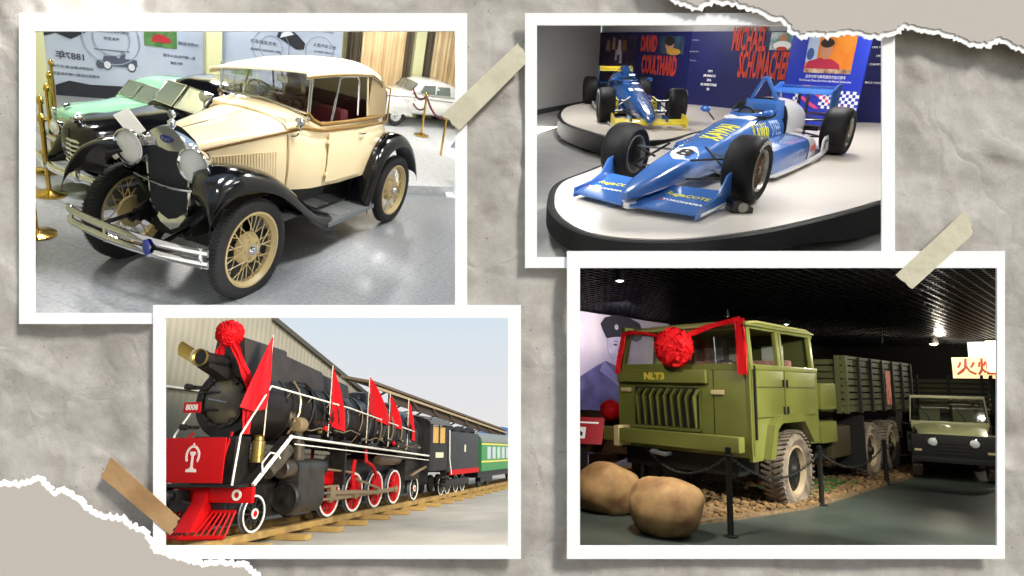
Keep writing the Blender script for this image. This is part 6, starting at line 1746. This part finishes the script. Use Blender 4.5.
# ---- barrier posts and chain
def post(loc, label, h=.88):
    T = thing('barrier_post', label, 'barrier post', loc, 0, 'black posts of the chain barrier')
    obj('pole', MB().lathe([(.001, 0), (.075, 0), (.075, .012), (.034, .02), (.030, h - .03), (.036, h - .02), (.036, h), (.001, h + .012)], axis='z', n=16), ODARK, T)
    obj('chain_ring', MB().tube([(.05 * math.cos(a), .05 * math.sin(a), h - .08) for a in [2 * PI * k / 12 for k in range(12)]], .008, 5, closed=True), ODARK, T)
    return T
PO = [(3.45, -.62, 0), (4.55, 1.24, 0), (1.86, 1.25, 0), (-.98, 1.32, 0)]
for p, l, h in zip(PO, ('black barrier post behind the boulders', 'tall black barrier post in front of the truck bumper', 'black barrier post beside the truck front wheel', 'black barrier post beside the rear wheels'), (.86, .94, .80, .74)): post(p, l, h)
def chain(a, b, sag, label):
    a = Vector(a); b = Vector(b); L_ = (b - a).length; n = int(L_ / .045); mb = MB()
    for k in range(n):
        t = (k + .5) / n; p = a.lerp(b, t) - Vector((0, 0, sag * 4 * t * (1 - t))); d = (b - a).normalized(); d = (d - Vector((0, 0, sag * 4 * (1 - 2 * t) / L_))).normalized()
        q = d.orthogonal().normalized(); r = d.cross(q); u = q if k % 2 else r
        mb.tube([p + d * (.03 * math.cos(w)) + u * (.015 * math.sin(w)) for w in [2 * PI * j / 8 for j in range(8)]], .0055, 4, closed=True)
    o = obj('barrier_chain', mb, mat('dull_chain', '#4d504f', .4, metal=.8)); tag(o, label, 'chain', 'chains of the barrier')
chain((3.45, -.62, .78), (4.55, 1.24, .86), .30, 'steel chain sagging between the two posts in front of the truck')
chain((4.55, 1.24, .86), (1.86, 1.25, .72), .30, 'steel chain sagging past the truck front wheel')
chain((1.86, 1.25, .72), (-.98, 1.32, .66), .28, 'steel chain sagging in front of the fuel tank')
chain((-.98, 1.32, .66), (-3.4, 1.4, .66), .25, 'steel chain running past the rear wheels')

# ---- jeep on the right
J = thing('jeep', 'pale green jeep with black grille facing out at the edge of the opening', 'jeep', (-3.80, 1.72, 0), math.radians(13), None, .80)
JG = mat('jeep_green', '#a9ac7c', .4, coat=.3)
hd = MB(); hd.loft([[(x, -w_, z0), (x, -w_ * 1.02, z1 - .08), (x, -w_ * .7, z1), (x, w_ * .7, z1), (x, w_ * 1.02, z1 - .08), (x, w_, z0)] for x, w_, z0, z1 in ((1.85, .62, .55, 1.06), (1.6, .64, .5, 1.14), (.6, .70, .5, 1.24))])
obj('hood', hd, JG, J, bevel=.01)
jb = MB().box(-1.9, .62, -.74, .74, .5, 1.12); obj('body', jb, JG, J, bevel=.03)
gf = obj('grille_panel', MB().box(1.84, 1.93, -.78, .78, .52, 1.02), ODARK, J, bevel=.01)
for k in range(4): obj('grille_bar', MB().box(1.92, 1.945, -.30, .30, .60 + k * .075, .63 + k * .075), mat('dark_bar', '#1d1d1b', .4), gf)
for y in (-.38, .38):
    h = obj('headlight', MB().lathe([(.10, -.02), (.105, .03), (.09, .04), (.085, .03), (.05, .03), (.001, .03)], o=(1.92, y, .86), axis='x', n=24), CHROME, J)
    obj('lens', MB().lathe([(.085, .03), (.05, .05), (.001, .055)], o=(1.92, y, .86), axis='x', n=20), LENS, h)
    obj('turn_signal', MB().box(1.90, 1.94, y * 1.75 - .07, y * 1.75 + .07, .64, .69), CRM, J)
jw = MB()
jw.tube([(.58, -.78, 1.20), (.42, -.74, 1.84), (.42, .74, 1.84), (.58, .78, 1.20)], .04, 8, closed=True)
wo = obj('windscreen_frame', jw, mat('pale_jeep_frame', '#c9c9a8', .4), J)
obj('windscreen_glass', MB().add([(.57, -.74, 1.22), (.57, .74, 1.22), (.43, .71, 1.82), (.43, -.71, 1.82), (.56, -.74, 1.22), (.56, .74, 1.22), (.42, .71, 1.82), (.42, -.71, 1.82)], [(0, 1, 2, 3), (7, 6, 5, 4), (0, 4, 5, 1), (1, 5, 6, 2), (2, 6, 7, 3), (3, 7, 4, 0)]), mat('dim_glass', '#c9d2c4', .04), wo, smooth=False)
for y in (-.42, .28): obj('wiper', MB().tube([(.66, y, 1.24), (.64, y + .06, 1.30), (.53, y - .10, 1.58)], .012, 5), ODARK, wo)
obj('cowl', MB().box(.50, .70, -.76, .76, 1.08, 1.26), JG, J, bevel=.01)
obj('bumper', MB().box(1.98, 2.10, -.80, .80, .42, .54), ODARK, J, bevel=.01)
for s in (1, -1):
    obj('front_wing', MB().prism([(1.9, .85), (1.8, .98), (.9, 1.0), (.65, .7), (.8, .6), (.95, .85), (1.65, .85), (1.8, .6), (1.9, .6)], 'xz', .62 * s, .86 * s), JG if s > 0 else ODARK, J, bevel=.01)
    for x in (1.3, -1.3): lug_wheel(J, (x, .70 * s, .36), .37, .2, s)
    obj('door_mirror', MB().tube([(.55, .74 * s, 1.15), (.60, .98 * s, 1.2), (.60, 1.0 * s, 1.35)], .015, 6).box(.58, .62, (.93) * s, (1.07) * s, 1.28, 1.46), ODARK, J)
for y in (-.35, .35): obj('seat', MB().box(-.5, -.1, y - .22, y + .22, 1.0, 1.55), mat('seat_green', '#6f7358', .8), J, bevel=.05)
obj('canvas_hood_frame', MB().tube([(.42, .7, 1.86), (-1.7, .7, 1.8), (-1.7, -.7, 1.8), (.42, -.7, 1.86)], .03, 6), ODARK, J)

# ---- second truck in the gloom behind
K = thing('army_truck', 'dark stake-sided truck standing in the gloom behind the jeep', 'truck', (-7.2, .95, 0), math.radians(8))
bd_ = obj('cargo_body', MB().box(-1.6, 1.6, -1.0, 1.0, 1.1, 1.2), BED, K, smooth=False)
for k in range(6): obj('side_board', MB().box(-1.6, 1.6, 1.0, 1.04, 1.22 + k * .11, 1.30 + k * .11).box(1.6, 1.64, -1.0, 1.0, 1.22 + k * .11, 1.30 + k * .11), BED, bd_, smooth=False)
for x in (-1.6, -.8, 0, .8, 1.6): obj('stake', MB().box(x - .03, x + .03, 1.03, 1.09, 1.1, 1.95), ODARK, bd_)
for y in (-.9, -.3, .3, .9): obj('stake', MB().box(1.62, 1.68, y - .03, y + .03, 1.1, 1.95), ODARK, bd_)
obj('under_frame', MB().box(-1.5, 1.5, -.5, .5, .6, 1.1), ODARK, K)
for x in (-.9, 1.0):
    for s in (1, -1): lug_wheel(K, (x, .85 * s, .48), .48, .28, s)

# ---- field gun wrapped in red at the far left, and its sign
G = thing('field_gun', 'brown field gun with a red bow between the sign and the truck bumper', 'gun', (2.55, -1.9, 0), math.radians(20))
BRN = mat('gun_brown', '#6a4a2c', .6, col2='#4a3422', nscale=5)
obj('barrel', MB().tube([(-.8, 0, .95), (.9, 0, .92)], [.10, .07], 12), BRN, G); obj('shield', MB().box(.0, .04, -.5, .5, .45, 1.15), BRN, G, bevel=.02)
obj('trail', MB().box(-.9, .6, -.15, .15, .30, .48), BRN, G, bevel=.03)
for s in (1, -1): obj('wheel', MB().lathe([(.24, -.05), (.36, -.06), (.36, .06), (.24, .05)], o=(.1, .58 * s, .36), n=28, closed=True).lathe([(.001, -.04), (.24, -.03), (.24, .03), (.001, .06)], o=(.1, .58 * s, .36), n=20), BRN, G)
fm = MB()
for i in range(50):
    u = 1 - 2 * (i + .5) / 50; a = i * 2.39996; r = math.sqrt(1 - u * u); c = Vector((r * math.cos(a), r * math.sin(a), u)); p = Vector((2.95, -1.55, 1.18)) + c * .13
    t = c.orthogonal().normalized(); b = c.cross(t); fm.sheet([[p + t * (x_ * .06) + b * (y_ * .06) + c * (.03 * (1 - x_ * x_)) for y_ in (-1, 0, 1)] for x_ in (-1, 0, 1)], .008)
tag(obj('cloth_flower', fm, CLOTH, angle=80), 'small red cloth flower on the field gun at the left', 'flower decoration')
S_ = thing('information_sign', 'red information sign with a small picture at the left edge beside the boulders', 'sign', (3.95, -1.28, 0), math.radians(25))
obj('sign_post', MB().box(-.04, .04, -.04, .04, 0, .80), ODARK, S_)
sb = obj('sign_panel', MB().box(-.02, .0, -.28, .28, .0, .42), mat('sign_red', '#9c1f2a', .4), S_); sb.location = (.1, 0, .74); sb.rotation_euler = (0, -.5, 0)
obj('sign_picture', MB().box(.0, .006, -.2, .02, .08, .26), WTX, sb, smooth=False); obj('sign_caption', MB().box(.0, .006, -.2, .2, .32, .345), WTX, sb, smooth=False)
obj('sign_drawing', MB().prism([(-.17, .12), (-.17, .17), (-.08, .21), (-.02, .17), (-.02, .12)], 'yz', .006, .009), ODARK, sb, smooth=False)

# ---- hall shell
flr = mat('grey_green_floor', '#3f4842', .42, col2='#4b544d', nscale=1.5, bump=.04, bscale=20)
struct('floor', quad_slab(MB(), [(6.35, .45, 0), (2.9, 3.45, 0), (2.0, 4.4, 0), (-13, 4.4, 0), (-13, -3.4, 0), (1.9, -3.4, 0)], .05), flr, smooth=False)
CH = 3.05
cm = mat('black_grid_ceiling', '#050506', .45)
struct('ceiling', quad_slab(MB(), [(6.6, -.2, CH + .2), (2.0, 4.4, CH + .2), (-13, 4.4, CH + .2), (-13, -3.3, CH + .2), (2.0, -3.3, CH + .2)], -.05), cm, smooth=False)
grid = MB(); gmat = mat('ceiling_grid_bars', '#17171a', .35, metal=.6)
for k in range(58):
    y = -3.2 + k * .13; x0 = 6.4 - max(0, y - .0) * 1.0 if y > -.2 else 2.1 + (y + 3.3) * 1.2
    grid.box(-12.8, x0, y - .008, y + .008, CH, CH + .05)
obj_g = obj('ceiling_grid', grid, gmat, smooth=False); tag(obj_g, 'fine black bars of the open grid ceiling', 'ceiling grid', None, 'structure')
grid = MB()
for k in range(110):
    x = 6.2 - k * .17; y1 = min(4.3, 6.6 - x); y0 = -3.2 if x < 2.1 else -3.2 + (x - 2.1) * .84
    if y1 > y0: grid.box(x - .008, x + .008, y0, y1, CH, CH + .04)
obj_g = obj('ceiling_grid', grid, gmat, smooth=False); tag(obj_g, 'cross bars of the open grid ceiling', 'ceiling grid', None, 'structure')
blk = mat('black_wall', '#0d0d0e', .9)
struct('wall_back', MB().box(-13.05, -13, -3.35, 4.4, 0, CH + .2), blk, smooth=False)
struct('wall_left', MB().box(-13, 1.95, -3.35, -3.30, 0, CH + .2), blk, smooth=False)
struct('wall_front', quad_slab(MB(), [(6.3, .38, 0), (1.95, -3.3, 0), (1.95, -3.3, CH + .2), (5.9, -.1, CH + .2)], .03), blk, smooth=False)  # unseen partition added to keep outside light from the hall
struct('wall_right', MB().prism([(3.0, 0), (.4, 3.25), (-13, 3.25), (-13, 0)], 'xz', 4.4, 4.45), blk, smooth=False)
# mural wall at the left with a large printed portrait of a worker in a cap
MU = mat('lilac_mural', '#b3a8a6', .7, col2='#8d8298', nscale=.6)
P_ = tag(obj('mural_panel', MB().box(-1.30, 2.2, -3.10, -3.02, 0, CH - .05), MU, smooth=False), 'lilac grey mural wall with a large printed person in a dark cap and coat', 'mural')
def mp(name, poly, m, y): return obj(name, MB().prism(poly, 'xz', y, y + .006), m, P_, smooth=False)
HAT = mat('mural_cap', '#1c1a24', .6); COAT = mat('mural_coat', '#3a3654', .7, col2='#565078', nscale=3); FACE = mat('mural_face', '#a99fb0', .7, col2='#8b8198', nscale=6)
hx = .66
def Q(pts): return [(hx + (x - .88) * 1.45, 2.50 + (z - 2.26) * 1.0) for x, z in pts]
mp('coat', Q([(1.92, .0), (1.92, 1.42), (1.75, 1.50), (1.4, 1.72), (1.2, 1.82), (.95, 1.72), (.55, 1.72), (.15, 1.50), (-.1, 1.0), (-.2, .0)]), COAT, -3.02)
mp('collar', Q([(1.25, 1.82), (.95, 1.52), (.6, 1.78), (.45, 1.66), (.9, 1.30), (1.35, 1.62)]), mat('mural_collar', '#6d668c', .7), -3.012)
mp('face', Q([(1.18, 2.32), (1.18, 2.12), (1.14, 1.96), (1.04, 1.82), (.90, 1.76), (.78, 1.80), (.68, 1.92), (.62, 2.12), (.62, 2.34)]), FACE, -3.006)
for e in (((1.06, 2.16), (1.0, 2.185), (.93, 2.16), (1.0, 2.14)), ((.84, 2.16), (.78, 2.185), (.71, 2.16), (.78, 2.14)), ((1.08, 2.22), (1.0, 2.25), (.92, 2.225), (1.0, 2.235)), ((.86, 2.225), (.78, 2.25), (.70, 2.22), (.78, 2.235))): mp('eyes', Q(e), HAT, -2.998)
mp('nose', Q([(.90, 2.15), (.95, 2.02), (.84, 2.01)]), mat('mural_shade', '#756b86', .7), -2.998); mp('mouth', Q([(.99, 1.93), (.90, 1.94), (.80, 1.93), (.90, 1.89)]), mat('mural_shade', '#756b86', .7), -2.998)
mp('cap', Q([(1.28, 2.42), (1.34, 2.56), (1.24, 2.70), (.98, 2.79), (.68, 2.77), (.40, 2.68), (.30, 2.5), (.36, 2.32), (.50, 2.26), (.68, 2.35), (.98, 2.33), (1.20, 2.28)]), HAT, -2.996)
mp('cap_badge', Q([(.98 + .045 * math.cos(a), 2.53 + .06 * math.sin(a)) for a in [2 * PI * k / 14 for k in range(14)]]), FACE, -2.988)
# lit sign board in the far right corner
B_ = tag(obj('lit_sign', MB().box(-10.6, -10.5, .72, 2.6, 1.95, 2.55), mat('lit_sign_cream', '#ffe3ae', .5, emit=.55), smooth=False), 'glowing cream sign with red brush lettering in the far corner', 'sign')
obj('sign_lettering', place(text_mb('火炬', .5, .004, bold=.01), frame_M((-10.49, 1.30, 2.24), (0, 1, 0), (0, 0, 1))), mat('sign_red_ink', '#b5422a', .5), B_, smooth=False)
tag(obj('light_box', MB().box(-10.7, -10.65, 1.1, 1.55, 2.55, 3.0), mat('lit_pane', '#d8dde0', .4, emit=.35), smooth=False), 'pale lit pane above the glowing sign', 'light panel')
tag(obj('light_screen', MB().box(-10.48, -10.42, 1.55, 2.9, 2.15, 3.0), mat('bright_panel', '#fff3d6', .4, emit=4.0), smooth=False), 'dazzling white light panel beside the glowing sign', 'light panel')
# spot lamps on the ceiling
def lamp(x, y, z, r, e, label, col='#ffffff'):
    T = thing('spot_lamp', label, 'lamp', (x, y, z), 0, 'spot lamps under the grid ceiling')
    obj('lamp_housing', MB().lathe([(.001, .16), (r * .8, .15), (r * 1.15, .0), (r * 1.05, -.01), (r, .02)], axis='z', n=20), ODARK, T)
    obj('lamp_glass', MB().ball((0, 0, .01), r, 12, (1, 1, .6)), mat('lamp_glow_%d' % int(e), col, .4, emit=e), T)
    return T
lamp(4.75, -.05, 2.93, .055, 12, 'bright round spot lamp nearest the top left corner of the ceiling')
lamp(.1, -.9, 2.93, .03, 8, 'small spot lamp above the middle of the mural')
lamp(-2.0, -.62, 2.93, .05, 12, 'round spot lamp above the rear of the cab')
lamp(-9.3, .55, 2.9, .11, 14, 'warm spot lamp beside the glowing sign', '#ffe2a8')
lamp(-6.0, .1, 2.75, .025, 8, 'tiny spot lamp above the cargo bed')
spot('hall_spot', (3.4, 4.1, 2.95), (2.2, 1.0, 1.6), 760, 75, (1, .96, .80), .6)
spot('hall_spot', (1.2, 4.0, 2.95), (.6, 1.0, 1.5), 200, 70, (1, .95, .8), .6)
spot('hall_spot', (5.9, .3, 2.95), (3.6, -.1, 1.4), 135, 60, (1, .92, .78), .6)
spot('hall_spot', (5.9, 1.0, 2.7), (4.9, .3, .2), 300, 60, (1, .93, .82), .6)
spot('hall_spot', (2.4, -1.6, 2.95), (1.2, -3.1, 2.0), 260, 100, (.9, .86, 1.0), .6)
spot('hall_spot', (.4, 3.6, 2.95), (-2.8, 1.6, .9), 170, 60, (1, .95, .8), .6)
spot('hall_spot', (-1.5, 3.6, 2.95), (-2.6, 1.0, 1.0), 90, 60, (1, .9, .7), .6)
area('hall_fill', (4.5, 2.5, 2.95), (3.5, 1.6, 0), 1.2, .8, 60, (1, .95, .88))
spot('hall_spot', (-6.5, 3.0, 2.9), (-3.2, 2.0, .9), 160, 70, (1, .95, .8), .6)
spot('hall_spot', (.5, 3.9, 2.9), (-2.3, 2.1, .9), 120, 45, (1, .97, .85), .6)
pl_ = bpy.data.lights.new('sign_glow', 'POINT'); pl_.energy = 130; pl_.color = (1, .9, .7); pl_.shadow_soft_size = .1
po_ = bpy.data.objects.new('sign_glow', pl_); COL.objects.link(po_); po_.location = POSE @ Vector((-9.1, .75, 2.8))
